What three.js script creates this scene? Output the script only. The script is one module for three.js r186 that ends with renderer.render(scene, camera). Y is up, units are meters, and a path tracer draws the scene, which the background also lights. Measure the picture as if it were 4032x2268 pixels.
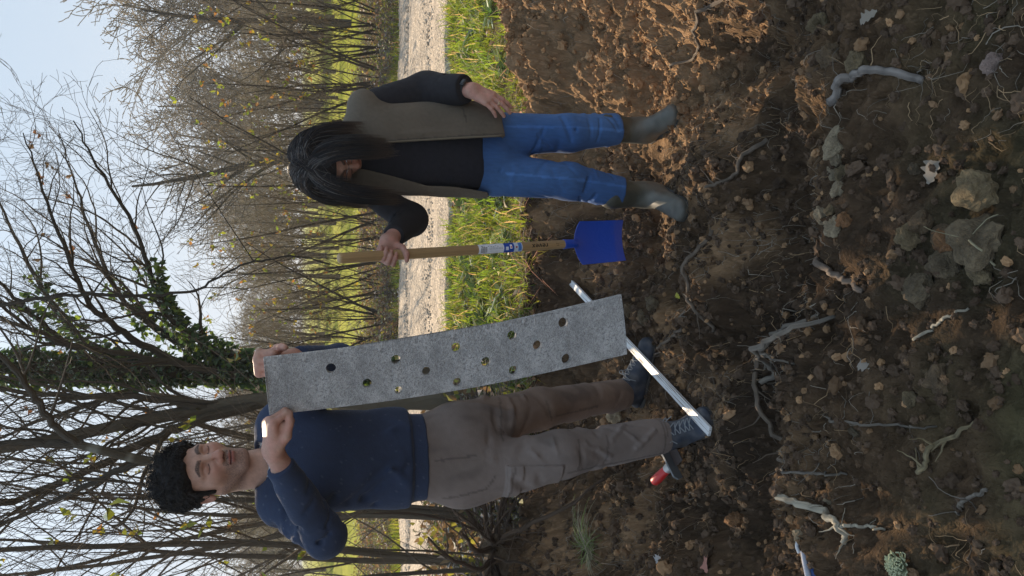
import * as THREE from 'three';
import { mergeGeometries } from 'three/addons/utils/BufferGeometryUtils.js';
import { RoundedBoxGeometry } from 'three/addons/geometries/RoundedBoxGeometry.js';

// ---------------------------------------------------------------- camera (the photograph is a portrait frame turned on its side: world up points to picture left)
const scene = new THREE.Scene();
const camera = new THREE.PerspectiveCamera(41.05, 1024 / 576, 0.05, 900);
camera.position.set(0, 1.5, 0);
camera.up.set(1, 0, 0);
const PITCH = 15.4 * Math.PI / 180;
camera.lookAt(0, 1.5 - Math.sin(PITCH) * 10, -Math.cos(PITCH) * 10);

const renderer = new THREE.WebGLRenderer({ antialias: true });
renderer.toneMapping = THREE.LinearToneMapping;
renderer.toneMappingExposure = 1.95;
renderer.shadowMap.enabled = true;

// ---------------------------------------------------------------- sun and sky
const SUN_AZ = 12 * Math.PI / 180, SUN_EL = 30 * Math.PI / 180;     // azimuth to the left of straight ahead
const SUN = new THREE.Vector3(-Math.sin(SUN_AZ) * Math.cos(SUN_EL), Math.sin(SUN_EL), -Math.cos(SUN_AZ) * Math.cos(SUN_EL));
const sun = new THREE.DirectionalLight(0xffe6c4, 5);
sun.position.copy(SUN).multiplyScalar(60); sun.target.position.set(0, 0, 0);
sun.castShadow = true; sun.shadow.mapSize.set(4096, 4096);
Object.assign(sun.shadow.camera, { left: -30, right: 30, top: 30, bottom: -30, near: 1, far: 200 });
scene.add(sun, sun.target);
{
  const w = 512, h = 256, d = new Float32Array(w * h * 4);
  for (let j = 0; j < h; j++) for (let i = 0; i < w; i++) {
    const el = ((j + 0.5) / h - 0.5) * Math.PI, az = ((i + 0.5) / w - 0.5) * 2 * Math.PI;
    const dx = Math.cos(az) * Math.cos(el), dy = Math.sin(el), dz = Math.sin(az) * Math.cos(el);
    const c = Math.max(-1, Math.min(1, dx * SUN.x + dy * SUN.y + dz * SUN.z)), ang = Math.acos(c);
    const up = Math.max(0, dy);
    const hz = Math.exp(-up * 5.5);                                  // pale air low down
    const glow = 0.45 * Math.exp(-ang * ang / 0.05) + 0.20 * Math.exp(-ang * 2.2);
    let r = 0.40 + 0.44 * hz, g = 0.54 + 0.33 * hz, b = 0.71 + 0.19 * hz;
    r += glow * 1.0; g += glow * 0.97; b += glow * 0.9;
    if (dy < 0) { const k = Math.exp(dy * 6); r = r * k + 0.20 * (1 - k); g = g * k + 0.18 * (1 - k); b = b * k + 0.15 * (1 - k); }
    r *= 0.57; g *= 0.57; b *= 0.57;
    const o = (j * w + i) * 4; d[o] = r; d[o + 1] = g; d[o + 2] = b; d[o + 3] = 1;
  }
  const t = new THREE.DataTexture(d, w, h, THREE.RGBAFormat, THREE.FloatType);
  t.mapping = THREE.EquirectangularReflectionMapping; t.magFilter = t.minFilter = THREE.LinearFilter; t.wrapS = THREE.RepeatWrapping; t.needsUpdate = true;
  scene.background = t; scene.environment = t;
}

// ---------------------------------------------------------------- helpers
function rng(seed) { let s = seed >>> 0; return () => { s = (s + 0x6D2B79F5) | 0; let t = Math.imul(s ^ (s >>> 15), 1 | s); t = (t + Math.imul(t ^ (t >>> 7), 61 | t)) ^ t; return ((t ^ (t >>> 14)) >>> 0) / 4294967296; }; }
const PERM = (() => { const r = rng(77), p = [...Array(256).keys()]; for (let i = 255; i > 0; i--) { const j = Math.floor(r() * (i + 1)); [p[i], p[j]] = [p[j], p[i]]; } return Uint8Array.from([...p, ...p]); })();
const fade = (t) => t * t * t * (t * (t * 6 - 15) + 10);
const GR = new Float32Array(256 * 3); { const r = rng(5); for (let i = 0; i < 256; i++) { let x, y, z, l; do { x = r() * 2 - 1; y = r() * 2 - 1; z = r() * 2 - 1; l = Math.hypot(x, y, z); } while (l > 1 || l < 0.1); GR[i * 3] = x / l; GR[i * 3 + 1] = y / l; GR[i * 3 + 2] = z / l; } }
function noise3(x, y, z) {                                          // gradient noise, about -0.8 .. 0.8
  const xi = Math.floor(x), yi = Math.floor(y), zi = Math.floor(z), X = xi & 255, Y = yi & 255, Z = zi & 255;
  x -= xi; y -= yi; z -= zi;
  const u = fade(x), v = fade(y), w = fade(z), A = PERM[X] + Y, B = PERM[(X + 1) & 255] + Y;
  const g = (h, a, b, c) => { h *= 3; return GR[h] * a + GR[h + 1] * b + GR[h + 2] * c; };
  const AA = PERM[A & 255] + Z, AB = PERM[(A + 1) & 255] + Z, BA = PERM[B & 255] + Z, BB = PERM[(B + 1) & 255] + Z;
  const L = (a, b, t) => a + (b - a) * t;
  return 1.5 * L(L(L(g(PERM[AA & 255], x, y, z), g(PERM[BA & 255], x - 1, y, z), u), L(g(PERM[AB & 255], x, y - 1, z), g(PERM[BB & 255], x - 1, y - 1, z), u), v),
    L(L(g(PERM[(AA + 1) & 255], x, y, z - 1), g(PERM[(BA + 1) & 255], x - 1, y, z - 1), u), L(g(PERM[(AB + 1) & 255], x, y - 1, z - 1), g(PERM[(BB + 1) & 255], x - 1, y - 1, z - 1), u), v), w);
}
const n2 = (x, y, s = 0) => noise3(x, y, 7.3 + s * 3.7);
const clamp = (x, a = 0, b = 1) => x < a ? a : x > b ? b : x;
const sstep = (a, b, x) => { const t = clamp((x - a) / (b - a)); return t * t * (3 - 2 * t); };
const mix = (a, b, t) => a + (b - a) * t;
const V = (x, y, z) => new THREE.Vector3(x, y, z);
const A3 = (v) => Array.isArray(v) ? V(...v) : v;

// naming, tagging
const taken = new Map();
function numbered(name) { const n = taken.get(name) || 0; taken.set(name, n + 1); return n ? name + '_' + String(n).padStart(3, '0') : name; }
function tag(o, label, category, group, kind) { if (label) o.userData.label = label; if (category) o.userData.category = category; if (group) o.userData.group = group; if (kind) o.userData.kind = kind; return o; }
function shade(o) { o.castShadow = true; o.receiveShadow = true; return o; }
function thing(name, label, category, pos = [0, 0, 0], group) { const g = new THREE.Group(); g.name = numbered(name); g.position.set(...pos); tag(g, label, category, group); scene.add(g); return g; }
function part(name, geo, mat, parent, label, kind) { const m = shade(new THREE.Mesh(geo, mat)); m.name = name; if (label) m.userData.label = label; if (kind) m.userData.kind = kind; parent.add(m); return m; }
function top(name, geo, mat, label, category, group, kind) { const m = shade(new THREE.Mesh(geo, mat)); m.name = numbered(name); tag(m, label, category, group, kind); scene.add(m); return m; }
function structure(name, geo, mat) { const m = shade(new THREE.Mesh(geo, mat)); m.name = numbered(name); m.userData.kind = 'structure'; scene.add(m); return m; }

// tileable noise textures (albedo grain and relief only)
function tileNoise(size, base, oct, seed, sharp = 1) {
  const r = rng(seed), out = new Float32Array(size * size);
  let amp = 1, tot = 0;
  for (let o = 0; o < oct; o++) {
    const n = base << o; if (n > size / 2) break;
    const g = Float32Array.from({ length: n * n }, () => r());
    for (let y = 0; y < size; y++) for (let x = 0; x < size; x++) {
      const fx = x / size * n, fy = y / size * n, x0 = Math.floor(fx), y0 = Math.floor(fy), u = fade(fx - x0), v = fade(fy - y0), x1 = (x0 + 1) % n, y1 = (y0 + 1) % n;
      out[y * size + x] += amp * mix(mix(g[y0 * n + x0], g[y0 * n + x1], u), mix(g[y1 * n + x0], g[y1 * n + x1], u), v);
    }
    tot += amp; amp *= 0.62;
  }
  for (let i = 0; i < out.length; i++) { let v = out[i] / tot; v = clamp(0.5 + (v - 0.5) * 1.9); out[i] = sharp === 1 ? v : Math.pow(v, sharp); }
  return out;
}
function grayTex(size, f, rep = 1) {
  const d = new Uint8Array(size * size * 4);
  for (let i = 0; i < size * size; i++) { const v = clamp(f(i % size, Math.floor(i / size), i)) * 255; d[i * 4] = d[i * 4 + 1] = d[i * 4 + 2] = v; d[i * 4 + 3] = 255; }
  const t = new THREE.DataTexture(d, size, size); t.wrapS = t.wrapT = THREE.RepeatWrapping; t.magFilter = THREE.LinearFilter; t.minFilter = THREE.LinearMipmapLinearFilter; t.generateMipmaps = true; t.repeat.set(rep, rep); t.needsUpdate = true; return t;
}
function rgbTex(size, f, rep = 1) {                                  // f gives linear rgb, stored as sRGB
  const d = new Uint8Array(size * size * 4), c = new THREE.Color();
  for (let i = 0; i < size * size; i++) { const v = f(i % size, Math.floor(i / size), i); c.setRGB(clamp(v[0]), clamp(v[1]), clamp(v[2])).convertLinearToSRGB(); d[i * 4] = c.r * 255; d[i * 4 + 1] = c.g * 255; d[i * 4 + 2] = c.b * 255; d[i * 4 + 3] = 255; }
  const t = new THREE.DataTexture(d, size, size); t.colorSpace = THREE.SRGBColorSpace; t.wrapS = t.wrapT = THREE.RepeatWrapping; t.magFilter = THREE.LinearFilter; t.minFilter = THREE.LinearMipmapLinearFilter; t.generateMipmaps = true; t.repeat.set(rep, rep); t.needsUpdate = true; return t;
}
const lin = (r, g, b) => new THREE.Color().setRGB(r, g, b);
const std = (r, g, b, o = {}) => new THREE.MeshStandardMaterial({ color: lin(r, g, b), roughness: 0.9, ...o });
const phys = (r, g, b, o = {}) => new THREE.MeshPhysicalMaterial({ color: lin(r, g, b), roughness: 0.9, ...o });

// mesh buffer: tubes, leaves, quads with vertex colours
class Buf {
  constructor() { this.p = []; this.n = []; this.c = []; this.u = []; this.i = []; }
  vert(p, n, c, u = 0, v = 0) { this.p.push(p.x, p.y, p.z); this.n.push(n.x, n.y, n.z); this.c.push(c[0], c[1], c[2]); this.u.push(u, v); return this.p.length / 3 - 1; }
  tube(pts, rad, sides, col, cap = true) {                          // col: [r,g,b] or function(t)
    const N = pts.length; if (N < 2) return;
    let T = pts[1].clone().sub(pts[0]).normalize(), nx = Math.abs(T.y) < 0.9 ? V(0, 1, 0) : V(1, 0, 0);
    nx = nx.sub(T.clone().multiplyScalar(nx.dot(T))).normalize();
    let prev = -1, len = 0; const b0 = V(0, 0, 0), d = V(0, 0, 0);
    for (let k = 0; k < N; k++) {
      const t2 = k === N - 1 ? pts[k].clone().sub(pts[k - 1]) : k === 0 ? pts[1].clone().sub(pts[0]) : pts[k + 1].clone().sub(pts[k - 1]);
      t2.normalize(); nx.sub(t2.clone().multiplyScalar(nx.dot(t2))).normalize(); b0.crossVectors(t2, nx);
      if (k) len += pts[k].distanceTo(pts[k - 1]);
      const r = typeof rad === 'function' ? rad(k / (N - 1)) : rad[k], c = typeof col === 'function' ? col(k / (N - 1)) : col, st = this.p.length / 3;
      for (let s = 0; s < sides; s++) {
        const a = s / sides * Math.PI * 2; d.copy(nx).multiplyScalar(Math.cos(a)).addScaledVector(b0, Math.sin(a));
        this.vert(pts[k].clone().addScaledVector(d, r), d, c, s / sides, len);
      }
      if (k) for (let s = 0; s < sides; s++) { const s2 = (s + 1) % sides; this.i.push(prev + s, prev + s2, st + s, prev + s2, st + s2, st + s); }
      prev = st;
      if (cap && (k === N - 1 || k === 0) && r > 0.0006) {
        const o = k ? 1 : -1, cI = this.vert(pts[k].clone().addScaledVector(t2, o * r * 0.3), t2.clone().multiplyScalar(o), c);
        for (let s = 0; s < sides; s++) { const s2 = (s + 1) % sides; if (k) this.i.push(st + s, st + s2, cI); else this.i.push(st + s2, st + s, cI); }
      }
    }
  }
  leaf(p, dir, nor, len, wid, col, fold = 0.15) {                    // small pointed leaf with a midrib fold: 4 triangles
    const s = V(0, 0, 0).crossVectors(dir, nor).normalize();
    const a = this.vert(p, nor, col), m = p.clone().addScaledVector(dir, len * 0.45), e = this.vert(p.clone().addScaledVector(dir, len).addScaledVector(nor, -len * fold), nor, col);
    const c0 = this.vert(m, nor, col), l = this.vert(m.clone().addScaledVector(s, wid).addScaledVector(nor, len * fold), nor, col), r = this.vert(m.clone().addScaledVector(s, -wid).addScaledVector(nor, len * fold), nor, col);
    this.i.push(a, l, c0, a, c0, r, c0, l, e, c0, e, r);
  }
  geo() {
    const g = new THREE.BufferGeometry();
    g.setAttribute('position', new THREE.Float32BufferAttribute(this.p, 3)); g.setAttribute('normal', new THREE.Float32BufferAttribute(this.n, 3));
    g.setAttribute('color', new THREE.Float32BufferAttribute(this.c, 3)); g.setAttribute('uv', new THREE.Float32BufferAttribute(this.u, 2));
    g.setIndex(this.i); return g;
  }
}
function spline(points, n) { return new THREE.CatmullRomCurve3(points.map(A3), false, 'centripetal').getPoints(n); }

// ---------------------------------------------------------------- signed distance modelling
const smin = (a, b, k) => { const h = Math.max(k - Math.abs(a - b), 0) / k; return Math.min(a, b) - h * h * k * 0.25; };
const smax = (a, b, k) => -smin(-a, -b, k);
function rc(a, b, ra, rb) {                                         // tapered capsule
  const ax = a[0], ay = a[1], az = a[2], bx = b[0] - ax, by = b[1] - ay, bz = b[2] - az, l = Math.max(bx * bx + by * by + bz * bz, 1e-9);
  return (x, y, z) => { x -= ax; y -= ay; z -= az; const t = clamp((x * bx + y * by + z * bz) / l); return Math.hypot(x - t * bx, y - t * by, z - t * bz) - ra - (rb - ra) * t; };
}
function rcf(a, b, ra, rb, n, k) {                                  // tapered capsule made thinner (k < 1) along the unit axis n
  const f = rc([0, 0, 0], sq([b[0] - a[0], b[1] - a[1], b[2] - a[2]]), ra, rb);
  function sq(q) { const d = (q[0] * n[0] + q[1] * n[1] + q[2] * n[2]) * (1 / k - 1); return [q[0] + n[0] * d, q[1] + n[1] * d, q[2] + n[2] * d]; }
  return (x, y, z) => { x -= a[0]; y -= a[1]; z -= a[2]; const d = (x * n[0] + y * n[1] + z * n[2]) * (1 / k - 1); return f(x + n[0] * d, y + n[1] * d, z + n[2] * d) * (k + 1) * 0.5; };
}
const sph = (c, r) => (x, y, z) => Math.hypot(x - c[0], y - c[1], z - c[2]) - r;
function ell(c, r) { return (x, y, z) => { x = (x - c[0]); y = (y - c[1]); z = (z - c[2]); const k0 = Math.hypot(x / r[0], y / r[1], z / r[2]), k1 = Math.hypot(x / r[0] / r[0], y / r[1] / r[1], z / r[2] / r[2]); return k1 < 1e-6 ? -Math.min(...r) : k0 * (k0 - 1) / k1; }; }
const blend = (k, ...fs) => (x, y, z) => { let d = fs[0](x, y, z); for (let i = 1; i < fs.length; i++) d = smin(d, fs[i](x, y, z), k); return d; };
function creases(list) {                                            // folds: each [a, b, width, depth]; a groove where depth > 0, a ridge where depth < 0
  const cs = list.map(([a, b, w, d]) => ({ f: rc(a, b, 0, 0), w, d, mx: (a[0] + b[0]) / 2, my: (a[1] + b[1]) / 2, mz: (a[2] + b[2]) / 2, r2: Math.pow(Math.hypot(a[0] - b[0], a[1] - b[1], a[2] - b[2]) / 2 + 2.4 * w, 2) }));
  return (x, y, z) => { let s = 0; for (let i = 0; i < cs.length; i++) { const c = cs[i], ex = x - c.mx, ey = y - c.my, ez = z - c.mz; if (ex * ex + ey * ey + ez * ez > c.r2) continue; const q = c.f(x, y, z) / c.w; if (q < 2.4) s += c.d * Math.exp(-q * q); } return s; };
}
function solid(fn, lo, hi, cell, opt = {}) {                        // surface nets over a box
  const nx = Math.ceil((hi[0] - lo[0]) / cell) + 1, ny = Math.ceil((hi[1] - lo[1]) / cell) + 1, nz = Math.ceil((hi[2] - lo[2]) / cell) + 1, F = new Float32Array(nx * ny * nz), B = 6;
  const R = cell * (B + 1) * 0.87;
  for (let k0 = 0; k0 < nz; k0 += B) for (let j0 = 0; j0 < ny; j0 += B) for (let i0 = 0; i0 < nx; i0 += B) {
    const c = fn(lo[0] + (i0 + B / 2 - 0.5) * cell, lo[1] + (j0 + B / 2 - 0.5) * cell, lo[2] + (k0 + B / 2 - 0.5) * cell), far = Math.abs(c) > R * 1.7 + 0.012;
    for (let k = k0; k < Math.min(k0 + B, nz); k++) for (let j = j0; j < Math.min(j0 + B, ny); j++) for (let i = i0; i < Math.min(i0 + B, nx); i++)
      F[(k * ny + j) * nx + i] = far ? c : fn(lo[0] + i * cell, lo[1] + j * cell, lo[2] + k * cell);
  }
  const id = new Int32Array(nx * ny * nz).fill(-1), pos = [], idx = [], sx = 1, sy = nx, sz = nx * ny;
  const E = [[0, 1], [2, 3], [4, 5], [6, 7], [0, 2], [1, 3], [4, 6], [5, 7], [0, 4], [1, 5], [2, 6], [3, 7]], off = [0, sx, sy, sx + sy, sz, sx + sz, sy + sz, sx + sy + sz];
  for (let k = 0; k < nz - 1; k++) for (let j = 0; j < ny - 1; j++) for (let i = 0; i < nx - 1; i++) {
    const b = (k * ny + j) * nx + i; let m = 0; for (let q = 0; q < 8; q++) if (F[b + off[q]] < 0) m |= 1 << q;
    if (m === 0 || m === 255) continue;
    let px = 0, py = 0, pz = 0, c = 0;
    for (const [a, e] of E) { const fa = F[b + off[a]], fe = F[b + off[e]]; if ((fa < 0) === (fe < 0)) continue; const t = fa / (fa - fe); px += mix(a & 1, e & 1, t); py += mix((a >> 1) & 1, (e >> 1) & 1, t); pz += mix(a >> 2, e >> 2, t); c++; }
    id[b] = pos.length / 3; pos.push(lo[0] + (i + px / c) * cell, lo[1] + (j + py / c) * cell, lo[2] + (k + pz / c) * cell);
  }
  const quad = (a, b, c, d, flip) => { if (a < 0 || b < 0 || c < 0 || d < 0) return; if (flip) idx.push(a, d, c, a, c, b); else idx.push(a, b, c, a, c, d); };
  for (let k = 1; k < nz - 1; k++) for (let j = 1; j < ny - 1; j++) for (let i = 1; i < nx - 1; i++) {
    const b = (k * ny + j) * nx + i, s = F[b] < 0;
    if (s !== (F[b + sx] < 0)) quad(id[b - sy - sz], id[b - sz], id[b], id[b - sy], !s);
    if (s !== (F[b + sy] < 0)) quad(id[b - sx - sz], id[b - sx], id[b], id[b - sz], !s);
    if (s !== (F[b + sz] < 0)) quad(id[b - sx - sy], id[b - sy], id[b], id[b - sx], !s);
  }
  const N = pos.length / 3, nor = new Float32Array(N * 3), col = new Float32Array(N * 3), uv = new Float32Array(N * 2), e = cell * 0.6, us = opt.uv || 1;
  for (let v = 0; v < N; v++) {
    const x = pos[v * 3], y = pos[v * 3 + 1], z = pos[v * 3 + 2];
    let gx = fn(x + e, y, z) - fn(x - e, y, z), gy = fn(x, y + e, z) - fn(x, y - e, z), gz = fn(x, y, z + e) - fn(x, y, z - e); const l = Math.hypot(gx, gy, gz) || 1; gx /= l; gy /= l; gz /= l;
    nor[v * 3] = gx; nor[v * 3 + 1] = gy; nor[v * 3 + 2] = gz;
    const c = opt.color ? opt.color(x, y, z, gx, gy, gz) : [1, 1, 1]; col[v * 3] = c[0]; col[v * 3 + 1] = c[1]; col[v * 3 + 2] = c[2];
    uv[v * 2] = (x * 0.94 + z * 0.35) * us; uv[v * 2 + 1] = (y + z * 0.3) * us;
  }
  const g = new THREE.BufferGeometry();
  g.setAttribute('position', new THREE.Float32BufferAttribute(pos, 3)); g.setAttribute('normal', new THREE.BufferAttribute(nor, 3)); g.setAttribute('color', new THREE.BufferAttribute(col, 3)); g.setAttribute('uv', new THREE.BufferAttribute(uv, 2));
  g.setIndex(idx); return g;
}
// ---------------------------------------------------------------- the ground: one sheet, dug pit in front, verge, field to the horizon
const pathEdge = (x) => 0.10 * n2(x * 0.55, 3.1) + 0.05 * n2(x * 1.9, 8.2);
function baseHeight(x, D) {                                          // D = metres in front of the camera
  const edge = 3.92 + 0.14 * n2(x * 1.3, 1.7) + 0.05 * n2(x * 5.1, 4.4);
  const bw = mix(0.42, 1.05, sstep(0.45, 1.0, x)) + 0.25 * sstep(-0.9, -1.3, x);
  const floor = mix(0.13, 0.0, sstep(-0.35, 0.3, x));
  let y = mix(floor, 0.30, sstep(edge - bw, edge, D));
  const inPit = 1 - sstep(edge - 0.25, edge, D);
  y += inPit * (0.30 * sstep(0.72, 1.5, x) * sstep(1.5, 2.6, D) + 0.34 * sstep(-0.72, -1.5, x) * sstep(1.6, 2.7, D));
  const shelf = 1 - sstep(1.62, 2.02, D + 0.16 * n2(x * 1.7, 9.1) + 0.06 * n2(x * 6, 2.2));
  y += shelf * (0.2 - floor * 0.8);
  y -= 0.07 * Math.exp(-Math.pow((D - 2.12) / 0.2, 2)) * sstep(-0.7, -0.2, x) * (1 - sstep(0.55, 0.9, x));
  y += 0.09 * Math.exp(-Math.pow((D - 2.42) / 0.14, 2) - Math.pow((x - 0.12) / 0.3, 2));
  if (D > 6) y += 0.02 * n2(x * 0.15, D * 0.15);
  return y;
}
function rough(x, D) {                                               // crumbly relief of the dug soil
  const near = sstep(0.4, 0.9, D) * (1 - sstep(3.86, 4.2, D)) * (1 - sstep(2.4, 3.0, Math.abs(x)));
  if (near <= 0) return D < 11 ? 0.03 * n2(x * 1.4, D * 1.4) + 0.012 * n2(x * 6, D * 6) : 0.05 * n2(x * 0.5, D * 0.5);
  const calm = mix(0.55, 1, sstep(1.35, 1.9, D));
  const wx = x + 0.05 * n2(x * 4, D * 4, 3), wd = D + 0.05 * n2(x * 4, D * 4, 5);
  let h = 0.095 * n2(wx * 3.1, wd * 3.1, 1) * sstep(1.3, 1.9, D) + 0.03 * n2(wx * 3.1, wd * 3.1, 1);
  h += 0.050 * (0.5 - Math.abs(n2(wx * 7.5, wd * 7.5, 2)) * 1.6);
  h += 0.042 * (0.5 - Math.abs(n2(wx * 17, wd * 17, 3)) * 1.6);
  h += 0.023 * (0.5 - Math.abs(n2(wx * 41, wd * 41, 4)) * 1.6);
  h += 0.009 * n2(wx * 90, wd * 90, 5);
  return h * calm * near;
}
const PADS = [[-0.48, -2.46, 0.15, 0.125], [-0.36, -2.92, 0.15, 0.115], [0.685, -2.98, 0.13, 0.012], [0.345, -2.86, 0.14, 0.022]];   // trodden places under the feet
function H(x, z) {
  let b = baseHeight(x, -z), r = rough(x, -z);
  for (const [px, pz, pr, py] of PADS) { const d = Math.hypot(x - px, z - pz); if (d < pr * 1.9) { const w = 1 - sstep(pr * 0.75, pr * 1.9, d); b = mix(b, py, w); r *= 1 - 0.9 * w; } }
  return b + r;
}
{
  const axis = (a, b, fine, g, lim, gmax) => { const out = []; for (let v = a; v <= b; v += fine) out.push(v); let s = fine, v = b; while (v < lim[1]) { s = Math.min(s * g, gmax(v)); v += s; out.push(v); } s = fine; v = a; while (v > lim[0]) { s = Math.min(s * g, gmax(v)); v -= s; out.unshift(v); } return out; };
  const xs = axis(-1.75, 1.65, 0.0085, 1.07, [-480, 480], (v) => Math.max(0.05, Math.abs(v) * 0.1));
  const ds = axis(1.0, 4.1, 0.0085, 1.05, [-80, 620], (v) => v < 0 ? 8 : Math.max(0.045, v * 0.02));
  const nx = xs.length, nd = ds.length, P = new Float32Array(nx * nd * 3), C = new Float32Array(nx * nd * 3), U = new Float32Array(nx * nd * 2), I = [];
  for (let j = 0; j < nd; j++) for (let i = 0; i < nx; i++) {
    const x = xs[i], D = ds[j], k = j * nx + i, h = H(x, -D);
    P[k * 3] = x; P[k * 3 + 1] = h; P[k * 3 + 2] = -D; U[k * 2] = x; U[k * 2 + 1] = D;
    let c;
    if (D < 4.15) {
      const a = clamp(0.5 + 0.9 * n2(x * 2.1, D * 2.1, 9)), b = 0.5 + 0.6 * n2(x * 13, D * 13, 10), o = clamp(1.25 * sstep(0.40, 0.85, x + 0.25 * n2(x * 3, D * 3, 4)) * sstep(2.2, 2.8, D) + 0.9 * sstep(0.52, 0.80, 0.5 + 0.7 * n2(x * 3.3, D * 3.3, 12)) * sstep(1.6, 2.0, D) + 0.5 * sstep(-0.7, -1.1, x) * b);
      c = [mix(0.052, 0.125, a), mix(0.036, 0.080, a), mix(0.025, 0.048, a)];
      c = [mix(c[0], 0.34, o * 0.85), mix(c[1], 0.215, o * 0.85), mix(c[2], 0.122, o * 0.85)];
      const w = 0.72 + 0.5 * b; c = c.map((q) => q * w);
      const moss = sstep(1.55, 1.2, D) * clamp(0.35 + 0.9 * n2(x * 6, D * 6, 21)); c = [mix(c[0], 0.085, moss * 0.6), mix(c[1], 0.088, moss * 0.6), mix(c[2], 0.042, moss * 0.6)];
    } else if (D < 9.6) { const a = 0.5 + 0.6 * n2(x * 3, D * 3, 2); c = [mix(0.07, 0.15, a), mix(0.065, 0.11, a), mix(0.03, 0.06, a)]; }
    else {
      const f = sstep(13.5, 16.5, D + n2(x * 0.8, D * 0.5) * 1.6), a = clamp(0.5 + 0.7 * n2(x * 0.7, D * 0.22, 6) + 0.35 * n2(x * 4, D * 2.2, 7));
      c = [mix(0.15 + 0.08 * n2(x * 3, D * 2, 8), mix(0.22, 0.36, a), f), mix(0.11 + 0.05 * n2(x * 3, D * 2, 8), mix(0.26, 0.37, a), f), mix(0.05, mix(0.008, 0.016, a), f)];
    }
    C.set(c, k * 3);
  }
  for (let j = 0; j < nd - 1; j++) for (let i = 0; i < nx - 1; i++) { const a = j * nx + i; I.push(a, a + 1, a + nx, a + 1, a + nx + 1, a + nx); }
  const g = new THREE.BufferGeometry(); g.setAttribute('position', new THREE.BufferAttribute(P, 3)); g.setAttribute('color', new THREE.BufferAttribute(C, 3)); g.setAttribute('uv', new THREE.BufferAttribute(U, 2)); g.setIndex(I); g.computeVertexNormals();
  const a = tileNoise(512, 16, 5, 11), b = tileNoise(512, 64, 3, 12);
  const m = new THREE.MeshPhysicalMaterial({ vertexColors: true, roughness: 0.97, specularIntensity: 0.15, map: rgbTex(512, (x, y, i) => { const v = 0.62 + 0.55 * a[i] + (b[i] > 0.86 ? 0.5 : 0); return [v, v * 0.99, v * 0.96].map((q) => q * 0.82); }, 1 / 0.7), bumpMap: grayTex(512, (x, y, i) => a[i] * 0.5 + b[i] * 0.5, 1 / 0.35), bumpScale: 0.006 });
  structure('ground', g, m);
}
const gravelTex = (() => { const a = tileNoise(512, 8, 6, 31), b = tileNoise(512, 128, 1, 32), c = tileNoise(512, 64, 2, 33); return { map: rgbTex(512, (x, y, i) => { const v = 0.55 + 0.35 * a[i] + 0.55 * (b[i] - 0.5) + 0.2 * (c[i] - 0.5); return [0.50 * v, 0.42 * v, 0.33 * v].map((q) => q * 1.0); }, 1 / 1.3), bump: grayTex(512, (x, y, i) => 0.6 * b[i] + 0.4 * c[i], 1 / 1.3) }; })();
{ // gravel track, a low crowned strip
  const near = 6.15, far = 9.45, X = [], Z = [], nx = 260, nd = 70, P = [], U = [], I = [];
  for (let j = 0; j <= nd; j++) for (let i = 0; i <= nx; i++) {
    const x = Math.sign(i - nx / 2) * Math.pow(Math.abs(i - nx / 2) / (nx / 2), 1.7) * 90, t = j / nd, D = mix(near + pathEdge(x), far + pathEdge(x + 40), t) - x * 0.01;
    const y = Math.max(H(x, -D), baseHeight(x, -D)) + 0.004 + 0.035 * Math.sin(Math.PI * t) + 0.012 * n2(x * 2.2, D * 2.2, 4) - 0.035 * Math.exp(-Math.pow((t - 0.28) / 0.09, 2)) - 0.035 * Math.exp(-Math.pow((t - 0.75) / 0.09, 2)) + 0.035;
    P.push(x, (j === 0 || j === nd) ? H(x, -D) - 0.01 : y, -D); U.push(x, D);
  }
  for (let j = 0; j < nd; j++) for (let i = 0; i < nx; i++) { const a = j * (nx + 1) + i; I.push(a, a + 1, a + nx + 1, a + 1, a + nx + 2, a + nx + 1); }
  const g = new THREE.BufferGeometry(); g.setAttribute('position', new THREE.Float32BufferAttribute(P, 3)); g.setAttribute('uv', new THREE.Float32BufferAttribute(U, 2)); g.setIndex(I); g.computeVertexNormals();
  structure('gravel_path', g, new THREE.MeshStandardMaterial({ map: gravelTex.map, bumpMap: gravelTex.bump, bumpScale: 0.012, roughness: 0.95 }));
}
function instanced(name, geo, mat, list, label, category, kind = 'stuff') {  // list of {p, s:[x,y,z], e:[rx,ry,rz], c}
  const m = shade(new THREE.InstancedMesh(geo, mat, list.length)); const o = new THREE.Object3D(), c = new THREE.Color();
  list.forEach((q, i) => { o.position.copy(q.p); o.rotation.set(...q.e, 'YXZ'); o.scale.set(...q.s); o.updateMatrix(); m.setMatrixAt(i, o.matrix); if (q.c) m.setColorAt(i, c.setRGB(...q.c)); });
  m.name = numbered(name); tag(m, label, category, null, kind); scene.add(m); return m;
}
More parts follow.
